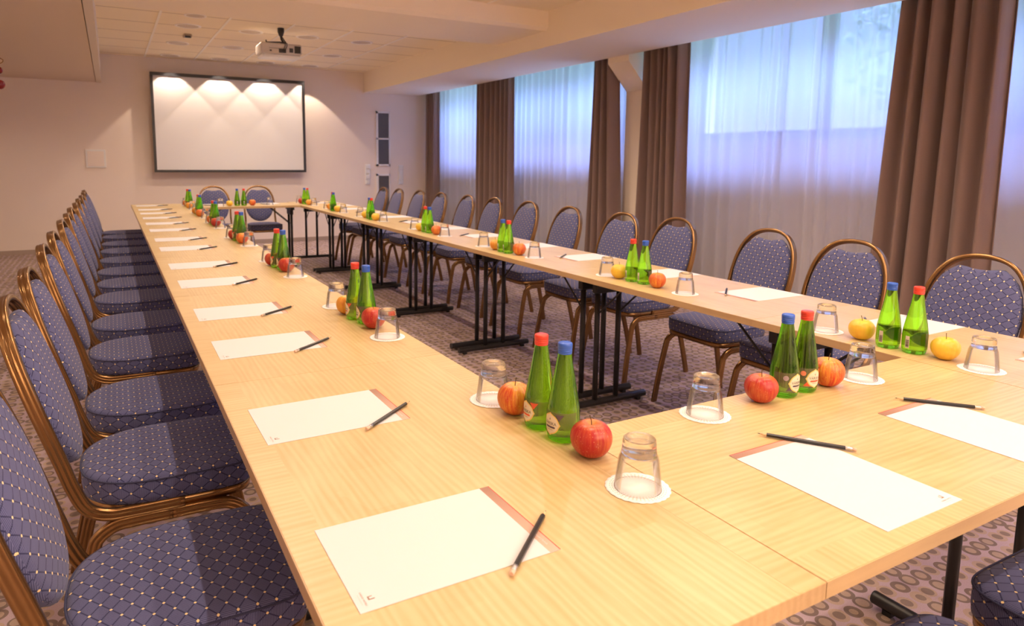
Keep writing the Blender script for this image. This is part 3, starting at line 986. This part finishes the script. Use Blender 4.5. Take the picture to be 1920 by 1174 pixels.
def make_apple(mat, kx=1.0, kz=1.0):
    t = empty('apple')
    R = 0.0385
    prof = []
    n = 26
    for i in range(n + 1):
        u = i / n * PI          # 0 bottom .. pi top
        r = math.sin(u) ** 0.92
        z = -math.cos(u)
        # dimples
        zz = z - 0.26 * math.exp(-(r / 0.26) ** 2) * (1 if z > 0 else -0.55)
        rr = r * (1.0 + 0.07 * z)
        prof.append((max(rr * R * kx, 0.0003), zz * R * 0.90 * kz))
    z0 = min(p[1] for p in prof)
    prof = [(r, z - z0) for r, z in prof]
    b = MB()
    nn = 40
    rings = []
    for r, z in prof:
        ring = []
        for j in range(nn):
            a = 2 * PI * j / nn
            k = 1 + 0.018 * math.cos(5 * a) * (1 if z < 0.02 else 0.5) + 0.012 * math.cos(2 * a + 1)
            ring.append((r * k * math.cos(a), r * k * math.sin(a), z))
        rings.append(ring)
    b.loft(rings, caps=False)
    b.build('apple_body', mat, t)
    zt = prof[-1][1]
    b = MB(); b.tube(catmull([(0, 0, zt - 0.002), (0.001, 0.0005, zt + 0.009), (0.004, 0.001, zt + 0.019)], 4), [0.0009] * 8 + [0.0016], 8, ref=(1, 0, 0))
    b.build('stem', M['stem'], t)
    remember(t)
    return t
AP = {'red': [make_apple(M['apple_red'])], 'streaked': [make_apple(M['apple_streaked'], 0.98, 1.04)], 'orange': [make_apple(M['apple_orange'], 0.95, 1.0)], 'yellow': [make_apple(M['apple_yellow'], 0.98, 0.98)]}
AWORD = {'red': 'deep red', 'streaked': 'orange-red streaked', 'orange': 'orange blushed', 'yellow': 'yellow'}
a_used = {k: 0 for k in AP}

def make_tumbler():
    t = empty('drinking_glass')
    z0 = 0.0012
    b = MB()
    outer = [(0.0400, 0.0), (0.0401, 0.001), (0.0335, 0.052), (0.0318, 0.057), (0.0305, 0.060)]
    inner = [(0.0285, 0.0595), (0.0302, 0.0560), (0.0318, 0.052), (0.0385, 0.001), (0.0388, 0.0)]
    b.lathe([(r, z + z0) for r, z in outer + inner] + [(0.0400, z0)], 48)
    b.build('glass_wall', M['thin_glass'], t)
    b = MB()
    base = [(0.0004, 0.0605), (0.018, 0.0600), (0.0265, 0.0590), (0.0290, 0.0602), (0.0298, 0.0625), (0.0292, 0.066), (0.0285, 0.070), (0.0278, 0.082), (0.0270, 0.0865), (0.0255, 0.0880), (0.0235, 0.0868), (0.020, 0.0835), (0.012, 0.0822), (0.0004, 0.0820)]
    b.lathe([(r, z + z0) for r, z in base], 48)
    b.build('glass_base', M['base_glass'], t)
    remember(t)
    return t
def make_doily():
    b = MB()
    n = 120
    def rr(k, z):
        out = []
        for i in range(n):
            a = 2 * PI * i / n
            r = 0.0535 + 0.0018 * abs(math.sin(a * 12)) 
            out.append((r * k * math.cos(a), r * k * math.sin(a), z))
        return out
    b.loft([rr(0.98, 0.0003), rr(1.0, 0.0005), rr(1.0, 0.0009), rr(0.9, 0.0011), rr(0.02, 0.0011)])
    return b.build('paper_doily', M['doily'])
glass = make_tumbler()
doily = make_doily()
n_gl = [0]
KIDS[doily.name] = []

ZT = 0.7403
# set: name, axis ('y' or 'x'), coordinate list [glass, apple, bottle, bottle, apple, glass], cross coordinates, caps, apples, label side
SETS = [
 ('L', 'first', [(0.76, 0.82), (0.768, 0.958), (0.768, 1.048), (0.762, 1.122), (0.752, 1.205), (0.752, 1.300)], 'br', ('red', 'streaked')),
 ('L', 'second', [(0.733, 1.93), (0.735, 2.06), (0.738, 2.14), (0.724, 2.213), (0.720, 2.30), (0.722, 2.43)], 'br', ('red', 'orange')),
 ('L', 'third', [(0.738, 3.14), (0.735, 3.305), (0.738, 3.383), (0.724, 3.458), (0.715, 3.54), (0.728, 3.69)], 'br', ('red', 'red')),
 ('L', 'fourth', [(0.748, 4.39), (0.732, 4.545), (0.745, 4.64), (0.730, 4.715), (0.720, 4.80), (0.722, 4.92)], 'br', ('streaked', 'red')),
 ('L', 'fifth', [(0.742, 5.60), (0.732, 5.78), (0.745, 5.875), (0.735, 5.95), (0.730, 6.035), (0.730, 6.12)], 'br', ('red', 'streaked')),
 ('L', 'sixth', [(0.750, 6.60), (0.722, 6.80), (0.740, 6.93), (0.735, 7.005), (0.720, 7.13), (0.735, 7.25)], 'br', ('streaked', 'orange')),
 ('L', 'seventh', [(0.760, 7.80), (0.740, 7.96), (0.770, 8.16), (0.755, 8.24), (0.745, 8.33), (0.750, 8.46)], 'br', ('orange', 'streaked')),
 ('R', 'first', [(2.045, 0.90), (2.06, 1.0), (2.052, 1.08), (2.045, 1.153), (2.058, 1.243), (2.05, 1.36)], 'rb', ('yellow', 'yellow')),
 ('R', 'second', [(2.10, 2.03), (2.09, 2.185), (2.105, 2.285), (2.10, 2.36), (2.095, 2.445), (2.10, 2.54)], 'br', ('streaked', 'yellow')),
 ('R', 'third', [(2.105, 3.19), (2.085, 3.32), (2.065, 3.41), (2.07, 3.487), (2.075, 3.58), (2.09, 3.76)], 'rb', ('streaked', 'orange')),
 ('R', 'fourth', [(2.11, 4.38), (2.10, 4.50), (2.10, 4.62), (2.10, 4.70), (2.10, 4.795), (2.115, 4.94)], 'br', ('streaked', 'yellow')),
 ('R', 'fifth', [(2.12, 5.66), (2.09, 5.77), (2.09, 5.88), (2.10, 5.965), (2.10, 6.08), (2.10, 6.23)], 'rb', ('yellow', 'yellow')),
 ('R', 'sixth', [(2.09, 6.74), (2.08, 6.90), (2.065, 7.00), (2.08, 7.08), (2.10, 7.25), (2.10, 7.37)], 'br', ('yellow', 'orange')),
 ('R', 'seventh', [(2.10, 7.92), (2.07, 8.02), (2.085, 8.15), (2.065, 8.22), (2.055, 8.33), (2.05, 8.42)], 'rb', ('orange', 'red')),
 ('F', '', [(1.12, 1.008), (1.30, 1.008), (1.388, 1.015), (1.462, 1.018), (1.545, 1.01), (1.675, 1.005)], 'br', ('red', 'streaked')),
 ('B', '', [(1.09, 8.16), (1.19, 8.17), (1.28, 8.20), (1.355, 8.20), (1.445, 8.18), (1.65, 8.20)], 'br', ('yellow', 'streaked')),
]
WHERE = {'L': '%s cluster from the camera, left table run', 'R': '%s cluster from the camera, window-side run', 'F': 'cluster on the near cross table', 'B': 'cluster on the far cross table'}
FACE = {'L': PI, 'R': 0.0, 'F': -PI / 2, 'B': PI / 2}
SIDE = {'L': ('near', 'far'), 'R': ('near', 'far'), 'F': ('left', 'right'), 'B': ('left', 'right')}
nb = {'b': 0, 'r': 0}
for run, ordn, P, caps, aps in SETS:
    wh = WHERE[run] % ordn if '%s' in WHERE[run] else WHERE[run]
    nearw, farw = SIDE[run]
    for k, (i, w) in enumerate(((0, nearw), (5, farw))):
        x, y = P[i]
        d = doily if n_gl[0] == 0 else doily.copy()
        if n_gl[0]:
            COL.objects.link(d)
        d.location = (x, y, ZT); d.rotation_euler = (0, 0, random.random())
        tag(d, 'white scalloped doily under the %s glass, %s' % (w, wh), 'doily', 'paper doilies under the glasses')
        g = place(glass, n_gl[0] > 0, (x, y, ZT), random.random())
        tag(g, 'upturned clear tumbler on doily, %s end, %s' % (w, wh), 'glass', 'upturned tumblers')
        n_gl[0] += 1
    for i, cp, w in ((2, caps[0], nearw), (3, caps[1], farw)):
        x, y = P[i]
        proto = bot_blue if cp == 'b' else bot_red
        o = place(proto, nb[cp] > 0, (x, y, ZT), FACE[run] + random.uniform(-0.12, 0.12))
        nb[cp] += 1
        tag(o, 'green water bottle with %s cap, %s' % ('blue' if cp == 'b' else 'red', wh), 'bottle', 'green water bottles')
    for i, kind, w in ((1, aps[0], nearw), (4, aps[1], farw)):
        x, y = P[i]
        o = place(AP[kind][0], a_used[kind] > 0, (x, y, ZT + 0.0008), random.uniform(0, 6.28))
        s = random.uniform(0.97, 1.04); o.scale = (s, s, s)
        a_used[kind] += 1
        tag(o, '%s apple, %s side of bottles, %s' % (AWORD[kind], w, wh), 'apple', 'apples beside the bottles')

# ------------------------------------------------------------------ note pads and pencils
def make_pad():
    """long side along local x, head of the sheet at +x"""
    t = empty('note_pad')
    b = MB(); b.box(-0.1485, 0.1485, -0.105, 0.105, 0.0, 0.0008)
    sh = b.build('sheet', M['padpaper'], t)
    b = MB(); b.box(0.131, 0.1470, -0.105, 0.105, 0.0008, 0.00095)
    b.build('header_strip', M['strip'], t)
    b = MB(); b.box(0.1470, 0.1486, -0.105, 0.105, 0.0008, 0.00105)
    b.build('red_edge', M['rededge'], t)
    b = MB()
    v, f = text_data('unique | hotels', 0.0055)
    b.add([(0.1385 + p[1], -0.070 - p[0], 0.00115) for p in v], f, 0, False)
    b.build('header_lettering', M['paper'], t)
    # logo and lettering near the foot of the sheet, reading across it
    b = MB()
    def tx(s, size, cx, cy):
        v, f = text_data(s, size)
        b.add([(cx + p[1], cy - p[0], 0.0010) for p in v], f, 0, False)
    tx('UNIQUE  HOTELS', 0.0036, -0.1365, -0.080)
    b.build('lettering', M['print'], t)
    b = MB()
    v, f = text_data('www.uniquehotels.com', 0.0023)
    b.add([(-0.1408 + p[1], -0.080 - p[0], 0.0010) for p in v], f, 0, False)
    b.build('small_lettering', M['printlight'], t)
    b = MB()
    b.box(-0.1310, -0.1225, -0.0850, -0.0832, 0.0009, 0.0011)
    b.box(-0.1310, -0.1290, -0.0850, -0.0780, 0.0009, 0.0011)
    b.box(-0.1310, -0.1245, -0.0790, -0.0778, 0.0009, 0.0011)
    b.build('logo', M['print'], t)
    remember(t)
    return t
def make_pencil():
    t = empty('pencil')
    R = 0.0037
    def ringx(x, r, hexa=True, n=12):
        return [(x, r * math.cos(2 * PI * i / n) , r * math.sin(2 * PI * i / n)) for i in range(n)]
    hex6 = lambda x, r: [(x, r * math.cos(PI / 3 * i + PI / 6) / math.cos(PI / 6) * 0.95, r * math.sin(PI / 3 * i + PI / 6) / math.cos(PI / 6) * 0.95) for i in range(6)]
    b = MB(); b.loft([hex6(-0.068, R), hex6(0.072, R)], smooth=False)
    b.build('barrel', M['pencil'], t)
    b = MB(); b.loft([ringx(0.072, R * 0.96), ringx(0.085, 0.0011)])
    b.build('sharpened_wood', M['pencilwood'], t)
    b = MB(); b.loft([ringx(0.085, 0.0011), ringx(0.089, 0.0003)])
    b.build('lead', M['dark'], t)
    b = MB(); b.loft([ringx(-0.080, R), ringx(-0.077, R * 1.05), ringx(-0.0755, R * 0.95), ringx(-0.074, R * 1.05), ringx(-0.0725, R * 0.95), ringx(-0.068, R * 1.03)])
    b.build('ferrule', M['ferrule'], t)
    b = MB(); b.loft([ringx(-0.0875, R * 0.75), ringx(-0.0865, R * 0.93), ringx(-0.080, R * 0.95)])
    b.build('eraser', M['eraser'], t)
    remember(t)
    return t
pad = make_pad(); pencil = make_pencil()
n_p = [0]
def setting(x, y, rz, where):
    o = place(pad, n_p[0] > 0, (x, y, ZT), rz + random.uniform(-0.012, 0.012))
    tag(o, 'white note sheet with brown header strip, ' + where, 'notepad', 'note pads at each seat')
    # pencil offset in the frame of the pad: eraser (0.045,-0.125) to tip (0.185,-0.015)
    c, s = math.cos(rz), math.sin(rz)
    jx, jy = random.uniform(-0.004, 0.004), random.uniform(-0.006, 0.006)
    lx, ly = 0.115 + jx, -0.070 + jy
    a = math.atan2(0.112, 0.140) + random.uniform(-0.05, 0.05)
    p = place(pencil, n_p[0] > 0, (x + lx * c - ly * s, y + lx * s + ly * c, ZT + 0.0050), rz + a)
    tag(p, 'black pencil with pale eraser across the note sheet, ' + where, 'pencil', 'pencils on the note pads')
    n_p[0] += 1
pl_y = [0.835, 1.385, 2.01, 2.505, 3.155, 3.70, 4.43, 4.95, 5.61, 6.19, 6.78, 7.35, 7.88, 8.53]
for i, y in enumerate(pl_y):
    setting(0.388, y, 0.0, 'left table run, %s from the camera' % ORD[i])
pr_y = [0.80, 1.28, 1.89, 2.45, 3.08, 3.65, 4.30, 4.88, 5.50, 6.08, 6.68, 7.25, 7.82, 8.38]
for i, y in enumerate(pr_y):
    setting(2.385, y, PI, 'window-side table run, %s from the camera' % ORD[i])
setting(1.105, 0.688, PI / 2, 'near cross table, left of two')
setting(1.575, 0.688, PI / 2, 'near cross table, right of two')
setting(1.06, 8.44, -PI / 2, 'far cross table, left of two')
setting(1.69, 8.44, -PI / 2, 'far cross table, right of two')

# ------------------------------------------------------------------ curtains
def cloth(y0, y1, x0, amp, wl, z0, z1, seed, taper=None, nz=24, jit=0.35):
    """pleated cloth hanging in the plane x = x0 between y0 and y1"""
    rnd = random.Random(seed)
    n = max(8, int((y1 - y0) / wl * 12))
    phs = []; ph = 0.0
    ks = [rnd.uniform(1 - jit, 1 + jit) for _ in range(200)]
    amps = [rnd.uniform(0.55, 1.25) for _ in range(200)]
    b = MB(); rings = []
    drift = [rnd.uniform(-1, 1) for _ in range(6)]
    for iz in range(nz + 1):
        tz = iz / nz; z = z0 + (z1 - z0) * tz
        row = []; ph = 0.0
        for i in range(n + 1):
            u = i / n
            cell = int(ph)
            ph += (1 / 12.0) * ks[cell % 200]
            y = y0 + (y1 - y0) * u
            if taper:
                y = taper(u, tz, y)
            a = amp * amps[cell % 200] * (0.85 + 0.25 * (1 - tz))
            w = math.sin(2 * PI * ph + 0.5 * drift[0] * math.sin(2.2 * tz + 9 * u))
            x = x0 + a * w + amp * 0.35 * math.sin(5.0 * u * (y1 - y0) + 2 * tz * drift[1])
            y += 0.012 * drift[2] * math.sin(3 * tz + 14 * u)
            row.append((x, y, z))
        rings.append(row)
    b.loft(rings, closed=False, caps=False)
    return b

def flare(d0, d1, zp=0.5):
    def f(u, tz, y):
        k = (1 - tz)
        return y + (d0 * (1 - u) + d1 * u) * k
    return f
CT = [(10.12, 10.52, 'dark brown drape in the far corner beside the back wall', 11, flare(0, 0)),
      (7.80, 8.68, 'brown pleated drape between the two far windows', 12, flare(-0.06, 0.0)),
      (5.67, 6.02, 'brown pleated drape partly behind the pillar, far side', 13, flare(-0.14, 0.08)),
      (4.66, 5.26, 'brown pleated drape on the near side of the pillar', 14, flare(-0.05, 0.0)),
      (2.12, 2.73, 'wide brown pleated drape at the right of the picture', 15, flare(-0.01, 0.10))]
for y0, y1, lab, sd, tp in CT:
    b = cloth(y0, y1, 4.735, 0.058, 0.100, 0.02, 2.64, sd, tp)
    o = b.build('curtain', M['curtain'])
    mod = o.modifiers.new('thickness', 'SOLIDIFY'); mod.thickness = 0.003
    tag(o, lab, 'curtain', 'brown curtains')
SH = [(8.16, 10.50, 'white sheer curtain over the farthest window', 21), (5.67, 8.24, 'white sheer curtain over the window left of the pillar', 22),
      (3.70, 5.25, 'white sheer curtain just right of the pillar', 23), (1.45, 3.78, 'white sheer curtain beside and behind the wide brown drape', 24),
      (-2.2, 0.45, 'white sheer curtain beyond the right edge, behind the camera side', 25), (0.98, 1.48, 'narrow white sheer curtain at the right picture edge', 26)]
for y0, y1, lab, sd in SH:
    b = cloth(y0, y1, 4.855 if sd % 2 else 4.915, 0.020, 0.14, 0.015, 2.66, sd, None, 10, 0.5)
    o = b.build('sheer_curtain', M['sheer'])
    tag(o, lab, 'curtain', 'sheer curtains')

# ------------------------------------------------------------------ back wall things
t = empty('projection_screen', (1.60, YB - 0.15, 1.082))
b = MB(); b.box(-1.03, 1.03, -0.002, 0.008, 0.018, 1.345); b.build('screen_surface', M['screen'], t)
b = MB()
b.box(-1.055, 1.055, -0.016, 0.012, 0.0, 0.034); b.box(-1.055, 1.055, -0.020, 0.012, 1.325, 1.368)
b.box(-1.055, -1.020, -0.016, 0.012, 0.034, 1.325); b.box(1.020, 1.055, -0.016, 0.012, 0.034, 1.325)
b.build('frame', M['frame_black'], t)
b = MB()
for x in (-0.7, 0.7):
    for z in (0.2, 1.1):
        b.box(x - 0.03, x + 0.03, 0.008, 0.149, z - 0.03, z + 0.03)
b.build('wall_bracket', M['dark'], t)
tag(t, 'white projection screen with thin black frame on the back wall', 'screen')

def grille(name, x0, x1, z0, z1, split, label):
    t = empty(name, ((x0 + x1) / 2, YB, z0))
    w = (x1 - x0) / 2; h = z1 - z0
    b = MB()
    b.box(-w, w, -0.02, 0, 0, 0.03); b.box(-w, w, -0.02, 0, h - 0.03, h); b.box(-w, -w + 0.035, -0.02, 0, 0, h); b.box(w - 0.02, w, -0.02, 0, 0, h)
    if split:
        b.box(-w, w, -0.02, 0, h * 0.50 - 0.012, h * 0.50 + 0.012)
    b.build('frame', M['white_trim'], t)
    b = MB(); b.box(-w + 0.03, w - 0.015, -0.004, 0, 0.02, h - 0.02); b.build('backing', M['dark'], t)
    b = MB(); n = 9
    for k in range(n):
        x = -w + 0.045 + (2 * w - 0.075) * k / (n - 1)
        b.box(x - 0.006, x + 0.004, -0.014, -0.004, 0.03, h - 0.03)
    s = b.build('slats', M['grey_slat'], t)
    tag(t, label, 'vent', 'wall vent grilles')
grille('vent_grille', 3.845, 4.085, 1.18, 2.065, True, 'tall dark slatted vent grille with white frame, upper of two on the back wall')
grille('vent_grille', 3.845, 4.085, 0.30, 1.05, False, 'dark slatted vent grille below the tall one, behind chairs')
def sockets(x, z0, z1, n, label):
    t = empty('socket_panel', (x, YB, z0)); h = z1 - z0
    b = MB(); b.box(-0.043, 0.043, -0.012, 0, 0, h, 0, 0.003); b.build('plate', M['plastic'], t)
    for k in range(n):
        zz = h * (k + 0.5) / n
        b = MB(); b.box(-0.030, 0.030, -0.022, -0.012, zz - h / n * 0.36, zz + h / n * 0.36, 0, 0.003); b.build('socket_module', M['plastic'], t)
        b = MB()
        for dx in (-0.01, 0.01):
            b.lathe([(0.0004, -0.0), (0.003, 0.0)], 8, c=(dx, 0, 0))
    tag(t, label, 'socket', 'socket panels')
    return t
sockets(3.695, 0.88, 1.205, 4, 'white vertical socket panel left of the vent grilles')
sockets(4.275, 0.875, 1.195, 4, 'white vertical switch panel right of the vent grilles by the drape')
t = empty('access_panel', (-0.16, YB, 1.14))
b = MB(); b.box(-0.12, 0.12, -0.010, 0, 0, 0.245, 0, 0.003); b.build('frame', M['plastic'], t)
b = MB(); b.box(-0.098, 0.098, -0.013, -0.010, 0.022, 0.223, 0, 0.001); b.build('cover', M['wall'], t)
tag(t, 'square white access panel on the back wall left of the screen', 'panel')

# ------------------------------------------------------------------ ceiling things
def make_light(r):
    t = empty('ceiling_light')
    b = MB(); b.lathe([(r * 0.80, -0.0005), (r * 0.82, -0.006), (r * 0.95, -0.008), (r, -0.005), (r, 0.0)], 36); b.build('trim_ring', M['ringwhite'], t)
    b = MB(); b.lathe([(r * 0.82, -0.004), (r * 0.6, -0.0025), (r * 0.3, -0.0015), (0.001, -0.001)], 36); b.build('reflector', M['reflector'], t)
    remember(t)
    return t
def lamp(name, loc, watts, size, blend, radius, parent=None, aim=None):
    d = bpy.data.lights.new(name, 'SPOT')
    d.energy = watts; d.color = LAMP_COL; d.spot_size = size; d.spot_blend = blend; d.shadow_soft_size = radius
    o = bpy.data.objects.new(name, d)
    COL.objects.link(o)
    if parent:
        o.parent = parent
        o.location = (0, 0, -0.03)
    else:
        o.location = loc
    return o
cl = make_light(0.13)
cols = [0.80, 1.435, 2.06, 2.70]
rows_back = [6.62, 7.88, 9.10, 10.24]
rows_front = [4.75, 3.50, 2.25, 1.00, -0.25, -1.5]
n_l = 0
COLN = ['leftmost column', 'second column from left', 'third column from left', 'rightmost column']
for ri, y in enumerate(rows_back):
    for ci, x in enumerate(cols):
        o = place(cl, n_l > 0, (x, y, ZC)); n_l += 1
        tag(o, 'round recessed ceiling light, %s, %s row towards the screen' % (COLN[ci], ORD[ri]), 'light', 'recessed ceiling lights')
        if ri == 3:
            lamp('washer_or_fill_lamp', None, WASH_W, math.radians(86), 0.12, 0.015, o)
        else:
            lamp('downlight_lamp', None, LAMP_W * (0.6 if ri == 2 else 1.0), math.radians(155), 0.7, 0.03, o)
o = place(cl, True, (0.81, 7.28, ZC)); o.scale = (0.8, 0.8, 1)
tag(o, 'smaller round ceiling light between first and second rows, leftmost column', 'light', 'recessed ceiling lights')
for ri, y in enumerate(rows_front):
    for ci, x in enumerate(cols):
        k = (1.25, 0.45, 0.75, 1.0)[ci]
        o = place(cl, True, (x, y, ZC))
        tag(o, 'ceiling light nearer than the crossbeam, %s, %s row from it' % (COLN[ci], ORD[ri]), 'light', 'recessed ceiling lights')
        lamp('downlight_lamp', None, LAMP_W * k, math.radians(155), 0.7, 0.02, o)

for k, y in enumerate([9.4, 7.6, 5.8, 4.0, 2.2, 0.4]):
    o = place(cl, True, (-1.25, y, 2.283))
    tag(o, 'round light in the lowered ceiling left of the picture, %s from the back wall' % ORD[k], 'light', 'recessed ceiling lights')
    lamp('downlight_lamp', None, LAMP_W * (0.3 if k < 2 else 0.55), math.radians(140), 0.7, 0.03, o)

FILL_W = 72.0  # power of the added fill lamps out of view
for k, y in enumerate([9.0, 7.0, 5.0, 3.0, 1.0, -1.0]):  # added lamps bounce soft fill off the unseen left wall
    o = place(cl, True, (-2.75, y, 2.283))
    tag(o, 'unseen fill light added along the left wall, %s from the back wall' % ORD[k], 'light', 'recessed ceiling lights')
    lamp('washer_or_fill_lamp', None, FILL_W * (0.18 if k < 2 else 0.4), math.radians(150), 0.6, 0.05, o)
for k, x in enumerate([0.2, 1.4, 2.6, 3.4]):  # more added fill, bounced off the wall behind the camera
    o = place(cl, True, (x, -2.55, ZC))
    tag(o, 'unseen fill light added by the wall behind the camera, %s from the left' % ORD[k], 'light', 'recessed ceiling lights')
    lamp('washer_or_fill_lamp', None, FILL_W * 1.9, math.radians(150), 0.6, 0.05, o)

# projector
t = empty('ceiling_projector', (1.675, 7.5, 2.36))
b = MB()
b.box(-0.215, 0.215, -0.02, 0.28, 0.035, 0.145, 0, 0.012)
pb = b.build('housing', M['proj'], t)
b = MB(); b.box(-0.205, 0.205, -0.012, 0.27, 0.0, 0.036, 0, 0.016); b.build('top_cover', M['plastic'], t)
b = MB(); b.box(0.135, 0.20, -0.023, -0.019, 0.05, 0.125); b.box(0.08, 0.12, -0.023, -0.019, 0.055, 0.10); b.build('fan_grille', M['dark'], pb)
b = MB(); b.box(-0.03, 0.045, -0.024, -0.019, 0.045, 0.085); b.box(-0.125, -0.105, -0.024, -0.019, 0.055, 0.07); b.box(-0.13, 0.06, -0.0225, -0.019, 0.088, 0.091); b.build('connector_panel', M['dark'], pb)
b = MB(); b.lathe([(0.0004, 0), (0.035, 0.0), (0.035, 0.02), (0.0004, 0.022)], 24)
ln = b.build('lens', M['dark'], t); ln.location = (-0.1, 0.28, 0.09); ln.rotation_euler = (-PI / 2, 0, 0)
b = MB()
b.lathe([(0.0004, 0.303), (0.034, 0.302), (0.034, 0.262), (0.022, 0.225), (0.014, 0.215), (0.0004, 0.214)], 20)
b.tube([(0, 0, 0.22), (0.004, 0.0, 0.19), (0.03, 0.02, 0.155)], 0.012, 10)
for q in ((-0.15, 0.02), (0.07, 0.02), (-0.12, 0.2), (0.08, 0.2)):
    b.tube([(0.0, 0.05, 0.165), (q[0], q[1], 0.150)], 0.007, 8)
b.tube([(-0.15, 0.02, 0.135), (-0.152, 0.02, 0.172)], 0.007, 8, ref=(1, 0, 0))
b.build('mount', M['dark'], t)
b = MB()
b.tube(catmull([(0.005, -0.01, 0.215), (0.035, -0.03, 0.15), (0.02, -0.045, 0.09), (0.0, -0.026, 0.068)], 5), 0.004, 8)
b.tube(catmull([(0.01, -0.01, 0.21), (0.055, -0.03, 0.13), (0.035, -0.04, 0.085), (0.03, -0.026, 0.068)], 5), 0.004, 8)
b.build('cable', M['dark'], t)
tag(t, 'beige ceiling projector on a black mount', 'projector')
# sensor and small slot
t = empty('smoke_detector', (0.845, 8.42, ZC))
b = MB(); b.box(-0.045, 0.045, -0.04, 0.04, -0.035, 0, 0, 0.008); b.build('housing', M['baseboard'], t)
b = MB(); b.box(-0.03, 0.03, -0.042, -0.02, -0.042, -0.02); b.build('sensor_window', M['dark'], t)
tag(t, 'small brown motion sensor on the ceiling tiles left of the projector', 'sensor')
b = MB(); b.box(-0.07, 0.07, -0.02, 0.02, -0.012, 0, 0, 0.003)
o = b.build('ceiling_slot', M['baseboard'], None, (2.02, 7.02, ZC)); tag(o, 'small brown slot fitting on the ceiling right of the projector', 'fitting')
# hanging ornament at the left picture edge
t = empty('hanging_ornament', (-0.665, 6.0, 1.80))
b = MB(); b.tube(catmull([(0.0, 0, 0.0), (-0.01, 0, 0.12), (0.03, 0, 0.17), (-0.02, 0, 0.23), (-0.05, 0, 0.483)], 6), 0.003, 8, ref=(1, 0, 0)); b.build('wire', M['bronze'], t)
for dz, r in ((0.0, 0.034), (0.10, 0.026)):
    b = MB(); b.lathe([(max(r * math.sin(u * PI / 12), 0.0004), -r * math.cos(u * PI / 12)) for u in range(13)], 20, c=(0, 0, dz)); b.build('bauble', M['red_glass'], t)
tag(t, 'dark red baubles hanging on a thin wire at the left picture edge', 'ornament')

# ------------------------------------------------------------------ trees outside
def tree(x, y, h, r, seed, label):
    rnd = random.Random(seed)
    t = empty('tree', (x, y, 1.2))
    b = MB(); b.tube([(0, 0, 0), (0.05, 0.05, h * 0.5), (0, 0.1, h * 0.8)], [0.12, 0.09, 0.05], 8, ref=(1, 0, 0)); b.build('trunk', M['bark'], t)
    b = MB()
    for _ in range(3600):
        d = Vector((rnd.gauss(0, 1), rnd.gauss(0, 1), rnd.gauss(0, 1))).normalized() * r * rnd.uniform(0.25, 1) ** 0.5
        c = Vector((d.x, d.y, h * 0.62 + d.z * h / (2 * r) * 0.8))
        a = Vector((rnd.uniform(-1, 1), rnd.uniform(-1, 1), rnd.uniform(-1, 1))).normalized(); e = a.orthogonal().normalized()
        s = rnd.uniform(0.05, 0.10)
        b.add([c - a * s, c + e * s * 0.5, c + a * s, c - e * s * 0.5], [(0, 1, 2, 3)], 0, False)
    b.build('foliage', M['leaf'], t)
    tag(t, label, 'tree', 'trees outside')
tree(9.4, 1.7, 3.0, 1.5, 1, 'leafy tree outside, seen through the sheer left of the wide brown drape')
tree(10.5, 5.2, 2.9, 1.6, 2, 'leafy tree outside, faint behind the sheer just right of the pillar')
